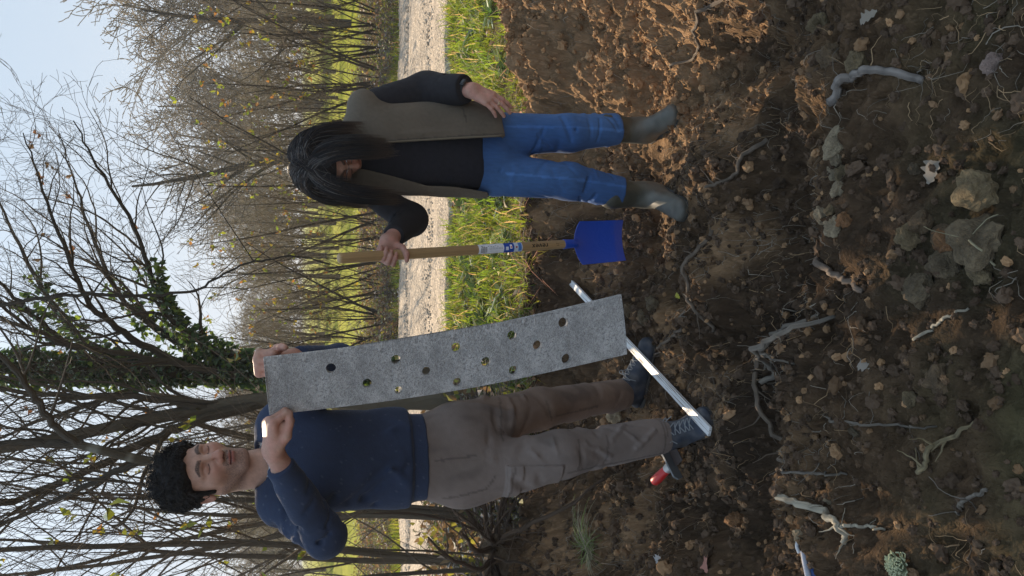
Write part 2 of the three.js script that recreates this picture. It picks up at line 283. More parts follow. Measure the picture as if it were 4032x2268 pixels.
// lumpy clods and pebbles
function lump(seed, detail, amp, sc = [1, 1, 1], fr = 1.6) {
  let g = new THREE.IcosahedronGeometry(1, detail); const p = g.attributes.position;
  for (let i = 0; i < p.count; i++) { const x = p.getX(i), y = p.getY(i), z = p.getZ(i), k = 1 + amp * noise3(x * fr + seed * 9.1, y * fr, z * fr) + amp * 0.5 * noise3(x * fr * 2.6, y * fr * 2.6 + seed, z * fr * 2.6) + amp * 0.25 * noise3(x * fr * 6, y * fr * 6 + seed, z * fr * 6); p.setXYZ(i, x * k * sc[0], y * k * sc[1], z * k * sc[2]); }
  g.computeVertexNormals(); return g;
}
{
  const R = rng(404), sets = [[], [], [], []];
  for (let k = 0; k < 20000; k++) {
    const D = 1.0 + R() * 3.0, x = (R() * 2 - 1) * (0.55 + D * 0.42), z = -D;
    if (D < 1.7 && R() < 0.6) continue;
    const dens = 0.55 + 0.8 * n2(x * 2.6, D * 2.6, 14); if (R() > dens) continue;
    let s = 0.0035 + 0.006 * R() + 0.010 * Math.pow(R(), 7); if (D > 2.2) s *= 1.2;
    const o = clamp(sstep(0.5, 0.9, x) * sstep(2.2, 2.8, D) * 0.8 + (R() < 0.3 ? 0.9 : 0) * R()), w = 0.6 + 0.7 * R();
    sets[k % 4].push({ p: V(x, H(x, z) + s * 0.25, z), s: [s * (0.8 + 0.6 * R()), s * (0.7 + 0.4 * R()), s * (0.8 + 0.6 * R())], e: [R() * 6, R() * 6, R() * 6], c: [mix(0.10, 0.38, o) * w, mix(0.068, 0.23, o) * w, mix(0.046, 0.12, o) * w] });
  }
  const cm = new THREE.MeshPhysicalMaterial({ color: 0xffffff, roughness: 0.97, specularIntensity: 0.15 });
  sets.forEach((s, i) => instanced('soil_clods', lump(i + 1, 2, 0.62, [1, 1, 1], 2.1), cm, s, ['loose crumbly soil clods strewn through the dug pit', 'rounded lumps of earth lying loose across the pit', 'small broken lumps of brown earth on the dug ground', 'fine scattered crumbs of earth over the dug ground'][i], 'soil'));
}
// fine pale root hairs through the dug soil
{
  const R = rng(91), B = new Buf();
  for (let k = 0; k < 17000; k++) {
    const D = 1.05 + R() * 2.9, x = (R() * 2 - 1) * (0.5 + D * 0.42); if (D < 1.8 && R() < 0.62) continue; const tangle = Math.exp(-Math.pow((x + 0.16) / 0.2, 2) - Math.pow((D - 2.0) / 0.25, 2)); if (R() > 0.26 + 1.3 * n2(x * 3.4, D * 3.4, 12) + 0.6 * tangle) continue;
    const L = 0.02 + 0.05 * R() + (R() < 0.12 ? 0.13 * R() : 0), n = 6, a0 = R() * 6.28; let a = a0, px = x, pz = -D; const pts = [], lift = R() < 0.5 ? 0.02 * R() : 0.004;
    for (let i = 0; i <= n; i++) { const t = i / n; pts.push(V(px, H(px, pz) + 0.002 + lift * Math.sin(Math.PI * t), pz)); a += (R() - 0.5) * 1.1; px += Math.cos(a) * L / n; pz += Math.sin(a) * L / n; }
    const r = 0.0007 + 0.0019 * R() * R() * R() + 0.0012 * tangle * R(), w = 0.45 + 0.75 * R(), c = R() < 0.45 ? [0.36 * w, 0.24 * w, 0.13 * w] : [0.30 * w, 0.255 * w, 0.20 * w];
    B.tube(pts, (t) => r * (1 - 0.7 * t), 4, c, false);
  }
  top('root_hairs', B.geo(), new THREE.MeshStandardMaterial({ vertexColors: true, roughness: 0.85 }), 'tangle of fine pale root hairs in the dug soil', 'roots', null, 'stuff');
}
// grass
function grassClump(seed, blades, h, spread, lean) {
  const R = rng(seed), B = new Buf();
  for (let b = 0; b < blades; b++) {
    const a = R() * 6.28, r = spread * Math.sqrt(R()), L = h * (0.5 + 0.8 * R()), w = 0.0022 + 0.0028 * R(), d = R() * 6.28, ln = lean * (0.3 + R()), sx = -Math.sin(d), sz = Math.cos(d), dx = Math.cos(d), dz = Math.sin(d), n = 4; let prev = null;
    const y = 0.6 + 0.7 * R(), c = R() < 0.09 ? [0.5 * y, 0.44 * y, 0.24 * y] : [0.235 * y, 0.37 * y, 0.035 * y];
    for (let i = 0; i <= n; i++) {
      const t = i / n, px = Math.cos(a) * r + dx * ln * L * t * t, pz = Math.sin(a) * r + dz * ln * L * t * t, py = L * (t - 0.38 * ln * t * t * t) - 0.02, ww = w * (1 - t * t * 0.95), nn = V(dx, 0.45, dz).normalize();
      const l = B.vert(V(px + sx * ww, py, pz + sz * ww), nn, c), q = B.vert(V(px - sx * ww, py, pz - sz * ww), nn, c);
      if (prev) B.i.push(prev[0], prev[1], q, prev[0], q, l); prev = [l, q];
    }
  }
  return B.geo();
}
const grassMat = new THREE.MeshPhysicalMaterial({ vertexColors: true, side: THREE.DoubleSide, roughness: 1, transmission: 0.5, thickness: 0 });
{
  const R = rng(8), near = [[], [], []], farv = [[], []];
  for (let k = 0; k < 9000; k++) {
    const D = 3.88 + R() * 2.5, x = (R() * 2 - 1) * 4.2; const bald = n2(x * 1.2, D * 1.2, 30);
    if (D > 6.12 + pathEdge(x) - x * 0.01 + 0.06 * R() || R() > 0.85 + bald || (D < 4.1 && R() < 0.5)) continue;
    if (x < -0.9 && R() < 0.65) continue;
    const s = 0.55 + 0.6 * R() + 0.25 * bald, w = 0.8 + 0.5 * R(); near[k % 3].push({ p: V(x, H(x, -D), -D), s: [s, s * (0.7 + 0.6 * R()), s], e: [0, R() * 6.28, 0], c: [w * (0.9 + 0.5 * R()), w, w * 0.8] });
  }
  for (let k = 0; k < 5200; k++) {
    const D = 9.35 + Math.pow(R(), 1.6) * 5.5, x = (R() * 2 - 1) * (2.5 + D * 0.42); if (R() > 0.45 + 0.8 * n2(x * 0.9, D * 0.9, 31)) continue;
    const s = 0.7 + 0.7 * R(), w = 0.7 + 0.6 * R(); farv[k % 2].push({ p: V(x, H(x, -D), -D), s: [s, s * 0.75, s], e: [0, R() * 6.28, 0], c: [w * (1 + 0.5 * R()), w, w * 0.8] });
  }
  [[101, 16, 0.105, 0.06, 0.95], [102, 15, 0.085, 0.07, 1.25], [103, 15, 0.14, 0.06, 1.0]].forEach((a, i) => instanced('verge_grass', grassClump(...a), grassMat, near[i], ['green grass along the near side of the gravel path', 'short leaning grass on the near path verge', 'longer grass tufts on the near path verge'][i], 'grass'));
  [[104, 16, 0.2, 0.09, 0.8], [105, 14, 0.15, 0.1, 0.9]].forEach((a, i) => instanced('far_verge_grass', grassClump(...a), grassMat, farv[i], ['tufted grass beyond the gravel path below the hedge', 'short grass at the far edge of the gravel path'][i], 'grass'));
}
const turnDirG = (d) => V(-d.x * d.y, 1 - d.y * d.y, -d.z * d.y).normalize();
{ // loose pebbles on the track
  const R = rng(61), L = [[], []]; for (let k = 0; k < 9000; k++) { const D = 6.1 + 3.4 * R(), x = (R() * 2 - 1) * 5.2, s = 0.006 + 0.012 * R() * R(), w = 0.75 + 0.4 * R(); L[k % 2].push({ p: V(x, Math.max(H(x, -D), baseHeight(x, -D)) + 0.05 - 0.02 * Math.abs((D - 7.8) / 1.7), -D), s: [s * (0.8 + 0.6 * R()), s * 0.7, s * (0.8 + 0.5 * R())], e: [R(), R() * 6.28, R()], c: [0.46 * w, 0.40 * w, 0.32 * w] }); }
  L.forEach((l, i) => instanced('track_pebbles', lump(71 + i, 1, 0.4), new THREE.MeshStandardMaterial({ roughness: 0.95 }), l, ['pale loose pebbles strewn on the gravel path', 'small beige grit lying on the gravel path'][i], 'gravel'));
}
// fallen leaf litter
{
  const B = new Buf(); B.leaf(V(0, 0, -0.5), V(0, 0, 1), V(0, 1, 0), 1, 0.32, [1, 1, 1], 0.12);
  const R = rng(55), L = [];
  for (let k = 0; k < 4200; k++) {
    let D, x; if (R() < 0.45) { D = 3.9 + R() * 2.4; x = (R() * 2 - 1) * 4; if (x > -0.8 && R() < 0.6) continue; } else { D = 9.3 + R() * 3.2; x = (R() * 2 - 1) * 6.5; }
    const s = 0.03 + 0.04 * R(), w = 0.6 + 0.8 * R(), c = R() < 0.25 ? [0.34, 0.26, 0.03] : R() < 0.5 ? [0.30, 0.12, 0.04] : [0.24, 0.17, 0.10];
    L.push({ p: V(x, H(x, -D) + 0.012 + 0.05 * R() * R(), -D), s: [s, s, s], e: [(R() - 0.5) * 1.2, R() * 6.28, (R() - 0.5) * 1.2], c: c.map((q) => q * w) });
  }
  { // straw and broad weeds in the verge, dead grass hanging over the pit edge
    const S = [], Wd = [];
    for (let k = 0; k < 420; k++) { const D = R() < 0.7 ? 3.84 + 0.35 * R() : 3.9 + 2.2 * R(), x = (R() * 2 - 1) * 3.6; const s = 0.5 + 0.8 * R(), w = 0.7 + 0.6 * R(); S.push({ p: V(x, H(x, -D), -D), s: [s, s * 0.8, s], e: [0, R() * 6.28, 0], c: [1.7 * w, 1.1 * w, 1.6 * w] }); }
    for (let k = 0; k < 900; k++) { const D = 3.95 + 2.1 * R(), x = (R() * 2 - 1) * 3.6; if (n2(x * 1.6, D * 1.6, 51) < 0.0) continue; const s = 0.6 + 0.8 * R(), w = 0.55 + 0.6 * R(); Wd.push({ p: V(x, H(x, -D), -D), s: [s, s, s], e: [0, R() * 6.28, 0], c: [0.75 * w, w, 0.9 * w] }); }
    instanced('dry_grass', grassClump(131, 9, 0.17, 0.08, 1.7), grassMat, S, 'straw-coloured dead grass in the verge and over the pit edge', 'grass');
    const wb = new Buf(), RW = rng(133); for (let k = 0; k < 9; k++) { const a = RW() * 6.28, d = V(Math.cos(a), 0.35 + 0.6 * RW(), Math.sin(a)).normalize(); wb.leaf(V(0, 0, 0), d, turnDirG(d), 0.07 + 0.06 * RW(), 0.013 + 0.008 * RW(), [0.12 + 0.06 * RW(), 0.2, 0.035], 0.12); }
    instanced('verge_weeds', wb.geo(), grassMat, Wd, 'broad-leaved green weeds among the verge grass', 'weeds');
  }
  instanced('leaf_litter', B.geo(), new THREE.MeshPhysicalMaterial({ side: THREE.DoubleSide, roughness: 0.8, transmission: 0.25, thickness: 0 }), L, 'brown and yellow fallen leaves along both path edges', 'leaves');
}
// ---------------------------------------------------------------- trees and shrubs
const barkTex = (() => { const a = tileNoise(256, 8, 5, 61); return grayTex(256, (x, y, i) => a[i]); })();
const barkMat = new THREE.MeshPhysicalMaterial({ vertexColors: true, roughness: 0.95, specularIntensity: 0.3, bumpMap: barkTex, bumpScale: 0.01 });
const twigMat = new THREE.MeshPhysicalMaterial({ vertexColors: true, roughness: 0.9, specularIntensity: 0.3 });
const leafMat = new THREE.MeshPhysicalMaterial({ vertexColors: true, side: THREE.DoubleSide, roughness: 1, transmission: 0.45, thickness: 0 });
function turnDir(d, ang, az) { const u = Math.abs(d.y) < 0.95 ? V(0, 1, 0) : V(1, 0, 0), s = V(0, 0, 0).crossVectors(d, u).normalize(), t = V(0, 0, 0).crossVectors(s, d); return d.clone().multiplyScalar(Math.cos(ang)).addScaledVector(s, Math.sin(ang) * Math.cos(az)).addScaledVector(t, Math.sin(ang) * Math.sin(az)).normalize(); }
const vary = (c, R, a = 0.3) => { const w = 1 - a / 2 + a * R(); return [c[0] * w, c[1] * w, c[2] * w]; };
function branch(bufs, p, d, L, r, lev, o, R, tips) {
  const n = Math.max(3, Math.round(L / o.seg[lev])), pts = [p.clone()], q = p.clone(), dir = d.clone();
  for (let i = 0; i < n; i++) {
    dir.x += (R() - 0.5) * o.wig[lev]; dir.y += (R() - 0.5) * o.wig[lev] * 0.8 + o.up[lev]; dir.z += (R() - 0.5) * o.wig[lev]; dir.normalize();
    q.addScaledVector(dir, L / n); if (o.floor !== undefined && q.y < o.floor) q.y = o.floor; pts.push(q.clone());
  }
  const B = bufs[Math.min(lev, bufs.length - 1)];
  B.tube(pts, (t) => Math.max(o.minR || 0.0009, r * (1 - (o.taper || 0.72) * t)), o.sides[lev], vary(o.col[Math.min(lev, o.col.length - 1)], R), lev < 2);
  kids(bufs, pts, r, L, lev, o, R, tips); if (tips && lev >= o.max) tips.push([pts[pts.length - 1], dir.clone()]);
}
function kids(bufs, pts, r, L, lev, o, R, tips, t0 = 0.22) {
  if (lev >= o.max) return;
  const m = Math.round(L * o.dens[lev] * (0.75 + 0.5 * R()));
  for (let k = 0; k < m; k++) {
    const t = t0 + (1 - t0) * (k + R()) / m, f = t * (pts.length - 1), i = Math.min(pts.length - 2, Math.floor(f)), p = pts[i].clone().lerp(pts[i + 1], f - i), d = pts[i + 1].clone().sub(pts[i]).normalize();
    const rr = r * (1 - (o.taper || 0.72) * t) * (0.30 + 0.25 * R());
    branch(bufs, p, turnDir(d, o.ang[lev] * (0.7 + 0.6 * R()), R() * 6.28), Math.max(0.08, L * o.ratio[lev] * (1.1 - 0.6 * t) * (0.6 + 0.8 * R())), rr, lev + 1, o, R, tips);
  }
}
function limb(bufs, pts, r0, r1, o, R, tips, lev = 0, t0 = 0.15) {
  const c = spline(pts, pts.length * 5); c.forEach((p, i) => { if (i) { p.x += 0.018 * n2(i * 0.7, r0 * 90); p.y += 0.018 * n2(i * 0.7, 5 + r0 * 90); } });
  let L = 0; for (let i = 1; i < c.length; i++) L += c[i].distanceTo(c[i - 1]);
  bufs[0].tube(c, (t) => mix(r0, r1, Math.pow(t, 0.8)), 8, vary(o.col[0], R));
  kids(bufs, c, r0, L, lev, { ...o, taper: 1 - r1 / r0 }, R, tips, t0);
}
function local(g, o) { return g.translate(-o[0], -o[1], -o[2]); }
// pale yellow-green leaf scatter near points
function sprinkle(B, tips, frac, R, size, cols) {
  for (const [p, d] of tips) if (R() < frac) for (let k = 0; k < 2 + R() * 3; k++) { const dd = turnDir(d, 0.6 + R() * 0.8, R() * 6.28), nn = turnDir(dd, 1.57, R() * 6.28); B.leaf(p.clone().addScaledVector(d, -0.05 * R()), dd, nn, size * (0.6 + 0.7 * R()), size * 0.3, vary(cols[Math.floor(R() * cols.length)], R, 0.5)); }
}
const YG = [[0.30, 0.33, 0.03], [0.20, 0.28, 0.03], [0.42, 0.33, 0.03], [0.36, 0.17, 0.04]];

const WILLOW = { seg: [0.12, 0.07, 0.05, 0.04], wig: [0.35, 0.55, 0.75, 0.9], up: [0.03, 0.05, 0.04, 0.02], sides: [6, 5, 4, 3], dens: [7, 8, 10, 0], ang: [0.6, 0.65, 0.75], ratio: [0.40, 0.5, 0.5], max: 3, col: [[0.085, 0.074, 0.058], [0.09, 0.077, 0.06], [0.10, 0.085, 0.066]], minR: 0.0011 };
{ // ivy-clad willow with its fan of twisting limbs
  const R = rng(301), o = [-0.63, 0.28, -5.8], bufs = [new Buf(), new Buf(), new Buf(), new Buf()], tips = [];
  const trunk = [[-0.63, 0.2, -5.8], [-0.62, 1.09, -5.8], [-0.61, 1.82, -5.8], [-0.59, 2.45, -5.85], [-0.56, 2.96, -5.9], [-0.54, 3.46, -5.95], [-0.5, 4.3, -6.0]];
  const L1 = [[-0.60, 1.62, -5.8], [-0.4, 2.12, -5.7], [-0.2, 2.33, -5.55], [0.06, 2.42, -5.4], [0.4, 2.5, -5.2], [0.73, 2.66, -5.0], [0.96, 2.74, -4.9]], L2 = [[-0.61, 1.72, -5.8], [-0.42, 2.25, -5.9], [-0.27, 2.53, -6.0], [-0.04, 2.76, -6.1], [0.36, 2.95, -6.2], [0.74, 3.09, -6.3], [1.17, 3.22, -6.4]];
  const L3 = [[-0.59, 2.2, -5.82], [-0.33, 2.58, -5.6], [-0.11, 2.77, -5.4], [0.2, 2.86, -5.2], [0.56, 2.93, -5.0], [0.88, 3.0, -4.9]], L4 = [[-0.57, 2.6, -5.87], [-0.34, 2.99, -6.0], [-0.1, 3.22, -6.2], [0.24, 3.43, -6.3], [0.62, 3.61, -6.4], [0.99, 3.76, -6.4]], L5 = [[-0.56, 2.75, -5.88], [-0.32, 3.01, -5.6], [-0.11, 3.18, -5.5], [0.11, 3.35, -5.4], [0.39, 3.46, -5.3]];
  const W = [[-0.53, 3.4, -5.94], [-0.33, 3.5, -5.4], [-0.19, 3.38, -4.9], [-0.11, 3.16, -4.7], [-0.09, 2.97, -4.6], [-0.03, 2.61, -4.5], [-0.04, 2.29, -4.5], [-0.01, 2.05, -4.5], [0.06, 1.91, -4.45], [0.14, 1.74, -4.4], [0.17, 1.54, -4.4], [0.13, 1.33, -4.4]];
  const tb = new Buf(); tb.tube(spline(trunk, 40), (t) => mix(0.072, 0.036, t) + 0.05 * Math.exp(-t * 14), 14, [0.11, 0.094, 0.07]);
  const o2 = { ...WILLOW, dens: [8, 8.5, 9, 0] };
  limb(bufs, L1, 0.036, 0.003, o2, R, tips); limb(bufs, L2, 0.038, 0.003, o2, R, tips); limb(bufs, L3, 0.031, 0.003, o2, R, tips); limb(bufs, L4, 0.031, 0.003, o2, R, tips); limb(bufs, L5, 0.027, 0.003, o2, R, tips);
  limb(bufs, [[-0.61, 1.95, -5.8], [-0.45, 2.5, -5.5], [-0.3, 2.95, -5.2], [-0.05, 3.2, -5.0], [0.3, 3.4, -4.8]], 0.028, 0.003, o2, R, tips);
  limb(bufs, [[-0.6, 2.3, -5.82], [-0.78, 2.8, -6.0], [-0.95, 3.3, -6.1], [-1.2, 3.9, -6.2]], 0.03, 0.006, o2, R, tips);
  limb(bufs, W, 0.016, 0.0035, { ...o2, dens: [2.2, 3, 0, 0], ratio: [0.14, 0.4, 0.5], max: 2 }, R, tips);
  bufs[1].tube(spline([[0.14, 1.74, -4.4], [0.53, 1.99, -4.5], [0.99, 2.27, -4.6]], 16), (t) => mix(0.0035, 0.0014, t), 5, [0.05, 0.042, 0.03]);
  const g = thing('willow_tree', 'bare twisting willow with ivy on its dark trunk, behind the felt strip', 'tree', o);
  part('trunk', local(tb.geo(), o), barkMat, g); part('limb', local(bufs[0].geo(), o), barkMat, g);
  const b = new Buf(); part('branches', local(mergeGeometries([bufs[1].geo(), bufs[2].geo(), bufs[3].geo()]), o), twigMat, g, null, 'stuff');
  const lb = new Buf(); sprinkle(lb, tips, 0.012, R, 0.05, [[0.22, 0.10, 0.04], [0.12, 0.08, 0.04]]); if (lb.p.length) part('withered_leaves', local(lb.geo(), o), leafMat, g, null, 'stuff');
  // ivy on trunk and lower limbs
  const iv = new Buf(), host = [[spline(trunk, 60), 0.085, 4600], [spline(L1, 60), 0.05, 800], [spline(L2, 60), 0.045, 500], [spline(L5, 40), 0.04, 250], [spline(L4, 40), 0.045, 300]];
  host.forEach(([c, r, n], hi) => { for (let k = 0; k < n; k++) {
    const t = hi ? 0.55 * Math.pow(R(), 1.5) : 0.12 + 0.75 * R(), f = t * (c.length - 1), i = Math.min(c.length - 2, Math.floor(f)), p = c[i].clone().lerp(c[i + 1], f - i), d = c[i + 1].clone().sub(c[i]).normalize(), out = turnDir(d, 1.57, R() * 6.28);
    const rr = r * (0.72 + (hi ? 0.7 : 0.75) * Math.pow(R(), 2)) * (1 + 0.5 * n2(p.y * 3, hi + out.x)); p.addScaledVector(out, rr);
    const dd = turnDir(V(out.x, out.y - 0.8, out.z).normalize(), 0.5 * R(), R() * 6.28), nn = turnDir(dd, 1.57, R() * 6.28);
    iv.leaf(p, dd, nn, 0.03 + 0.03 * R(), 0.014 + 0.012 * R(), vary(R() < 0.22 ? [0.17, 0.25, 0.03] : [0.055, 0.105, 0.03], R, 0.7));
  } });
  for (let k = 0; k < 26; k++) { const a = R() * 6.28, p0 = 0.25 + R() * 0.4, pts = []; for (let i = 0; i <= 14; i++) { const t = p0 + i / 14 * (1.2 + R() * 0.02), y = t, aa = a + 0.35 * Math.sin(i * 0.6 + k) + i * 0.05; const rad = mix(0.082, 0.055, clamp((y - 0.2) / 3)); pts.push(V(-0.62 + Math.cos(aa) * rad, y + 0.2, -5.8 + Math.sin(aa) * rad)); } iv.tube(pts, (t) => 0.006 * (1 - 0.5 * t), 4, [0.06, 0.048, 0.035], false); }
  top('ivy', local(iv.geo(), o), leafMat, 'dark green ivy climbing the willow trunk', 'ivy').position.set(...o);
}
{ // second trunk, forked and leaning left
  const R = rng(302), o = [-0.81, 0.28, -5.4], bufs = [new Buf(), new Buf(), new Buf(), new Buf()], tips = [], tb = new Buf();
  const T = [[-0.81, 0.2, -5.4], [-0.79, 1.11, -5.45], [-0.76, 1.77, -5.5], [-0.82, 2.2, -5.5], [-0.87, 2.55, -5.45], [-0.93, 2.89, -5.4], [-0.97, 3.25, -5.3], [-1.02, 3.9, -5.2]];
  tb.tube(spline(T, 44), (t) => mix(0.055, 0.028, t) + 0.03 * Math.exp(-t * 14), 12, [0.12, 0.105, 0.08]);
  const o2 = { ...WILLOW, dens: [6, 7, 8, 0] };
  kids(bufs, spline(T, 40), 0.05, 2.6, 0, o2, R, tips, 0.3);
  limb(bufs, [[-0.78, 1.75, -5.5], [-0.89, 2.25, -5.3], [-0.98, 2.49, -5.1], [-1.08, 2.76, -4.9], [-1.16, 3.05, -4.7], [-1.3, 3.6, -4.5]], 0.038, 0.014, o2, R, tips);
  limb(bufs, [[-0.8, 2.05, -5.5], [-0.7, 2.5, -5.4], [-0.66, 2.95, -5.3], [-0.55, 3.4, -5.2]], 0.03, 0.01, o2, R, tips);
  const g = thing('leaning_tree', 'bare forked tree leaning left, just left of the ivy trunk', 'tree', o);
  part('trunk', local(tb.geo(), o), barkMat, g); part('limb', local(bufs[0].geo(), o), barkMat, g); part('branches', local(mergeGeometries([bufs[1].geo(), bufs[2].geo(), bufs[3].geo()]), o), twigMat, g, null, 'stuff');
}
{ // lichened tree rising behind the man's head
  const R = rng(303), o = [-1.11, 0.3, -4.3], bufs = [new Buf(), new Buf(), new Buf(), new Buf()], tips = [], tb = new Buf();
  tb.tube(spline([[-1.13, 0.2, -4.3], [-0.99, 1.41, -4.2], [-0.88, 2.06, -4.1], [-0.83, 2.23, -4.05], [-0.77, 2.38, -4.0], [-0.72, 2.53, -4.0]], 34), (t) => mix(0.029, 0.019, t), 10, (t) => n2(t * 60, 3) > 0.2 ? [0.24, 0.24, 0.2] : [0.10, 0.088, 0.066]);
  const o2 = { ...WILLOW, wig: [0.25, 0.35, 0.45, 0.5], dens: [5, 6, 6, 0] };
  limb(bufs, [[-0.73, 2.5, -4.0], [-0.59, 2.61, -3.95], [-0.45, 2.67, -3.9], [-0.29, 2.77, -3.85], [-0.13, 2.87, -3.8], [0.1, 3.1, -3.8]], 0.02, 0.008, o2, R, tips);
  limb(bufs, [[-0.73, 2.48, -4.0], [-0.71, 2.67, -4.0], [-0.71, 2.82, -4.0], [-0.73, 2.98, -4.0], [-0.8, 3.5, -4.1]], 0.02, 0.01, o2, R, tips);
  limb(bufs, [[-0.83, 2.23, -4.05], [-0.95, 2.5, -4.1], [-1.1, 2.8, -4.2], [-1.2, 3.3, -4.2]], 0.018, 0.006, o2, R, tips);
  const g = thing('lichened_tree', 'slim lichen-blotched tree forking above the man\'s head', 'tree', o);
  part('trunk', local(tb.geo(), o), barkMat, g); part('limb', local(bufs[0].geo(), o), barkMat, g); part('branches', local(mergeGeometries([bufs[1].geo(), bufs[2].geo(), bufs[3].geo()]), o), twigMat, g, null, 'stuff');
}
// shrub builder: several stems from one stool
function shrub(seed, stems, h, r, o, spread, leafFrac) {
  const R = rng(seed), bufs = [new Buf(), new Buf(), new Buf()], tips = [];
  for (let s = 0; s < stems; s++) { const a = R() * 6.28, d = V(Math.cos(a) * spread * R(), 1, Math.sin(a) * spread * R()).normalize(), b = 0.12 * Math.sqrt(R()); branch(bufs, V(Math.cos(a) * b, -0.06, Math.sin(a) * b), d, h * (0.7 + 0.45 * R()), r * (0.55 + 0.8 * R()), 0, o, R, tips); }
  const lb = new Buf(); sprinkle(lb, tips, leafFrac, R, 0.062, YG);
  return { stem: bufs[0].geo(), twig: mergeGeometries([bufs[1].geo(), bufs[2].geo()]), leaf: lb.p.length ? lb.geo() : null };
}
function plant(v, name, x, D, turn, s, label, category, group) {
  const g = thing(name, label, category, [x, H(x, -D), -D], group); g.rotation.y = turn; g.scale.setScalar(s);
  part('stems', v.stem, barkMat, g); part('twigs', v.twig, twigMat, g, null, 'stuff'); if (v.leaf) part('leaves', v.leaf, leafMat, g, null, 'stuff'); return g;
}
{ // thicket at the left, behind and beside the man
  const HZ = { seg: [0.25, 0.12, 0.08], wig: [0.12, 0.3, 0.4], up: [0.015, 0.04, 0.03], sides: [6, 4, 3], dens: [4, 6, 0], ang: [0.65, 0.7], ratio: [0.38, 0.45], max: 2, taper: 0.75, col: [[0.12, 0.10, 0.075], [0.125, 0.10, 0.075], [0.14, 0.11, 0.08]], minR: 0.0012 };
  const vs = [0, 1, 2, 3].map((i) => shrub(501 + i, [5, 6, 5, 5][i], [3.6, 3.1, 3.9, 3.3][i], [0.018, 0.013, 0.02, 0.014][i], HZ, [0.42, 0.6, 0.35, 0.5][i], 0.05));
  const spots = [[-1.45, 4.55, 0.3, 1.0, 0], [-1.62, 4.1, 2.1, 0.9, 1], [-1.9, 5.0, 4.0, 1.05, 2], [-1.25, 5.3, 1.2, 0.95, 3], [-1.5, 5.95, 0.9, 1.1, 2], [-1.5, 10.4, 1.5, 1.2, 0]];
  const lb = ['many-stemmed bare shrub beside the man\'s right elbow', 'bare shrub at the left edge rising from the pit bank', 'tall bare shrub in the thicket behind the man\'s right arm', 'thin bare shrub between the man\'s back and the leaning tree', 'slim tall shrub by the path edge left of the man', 'bare bush across the path, behind the man\'s waist'];
  spots.forEach(([x, D, a, s, k], i) => plant(vs[k], 'thicket_shrub', x, D, a, s, lb[i], 'shrub', 'bare shrubs of the left thicket'));
}
{ // loose hedge on the far side of the path
  const HG = { seg: [0.22, 0.12, 0.09], wig: [0.16, 0.35, 0.45], up: [0.01, 0.03, 0.02], sides: [5, 3, 3], dens: [7, 8, 0], ang: [0.6, 0.8], ratio: [0.34, 0.42], max: 2, taper: 0.8, col: [[0.07, 0.056, 0.04], [0.14, 0.11, 0.072], [0.19, 0.145, 0.09]], minR: 0.0022 };
  const vs = [0, 1, 2, 3].map((i) => shrub(601 + i, [9, 8, 11, 7][i], [1.9, 2.2, 1.7, 2.4][i], [0.016, 0.018, 0.014, 0.02][i], HG, [0.55, 0.5, 0.7, 0.45][i], 0.06));
  const R = rng(66); let k = 0;
  for (let x = -2.6; x < 6.2; x += 0.36 + 0.14 * R()) { const D = 10.7 + 1.7 * R(), s = 0.85 + 0.4 * R(); plant(vs[k % 4], 'hedge_shrub', x, D, R() * 6.28, s, 'leafless brown shrub in the loose hedge beyond the gravel path', 'shrub', 'hedge shrubs beyond the path'); k++; }
}
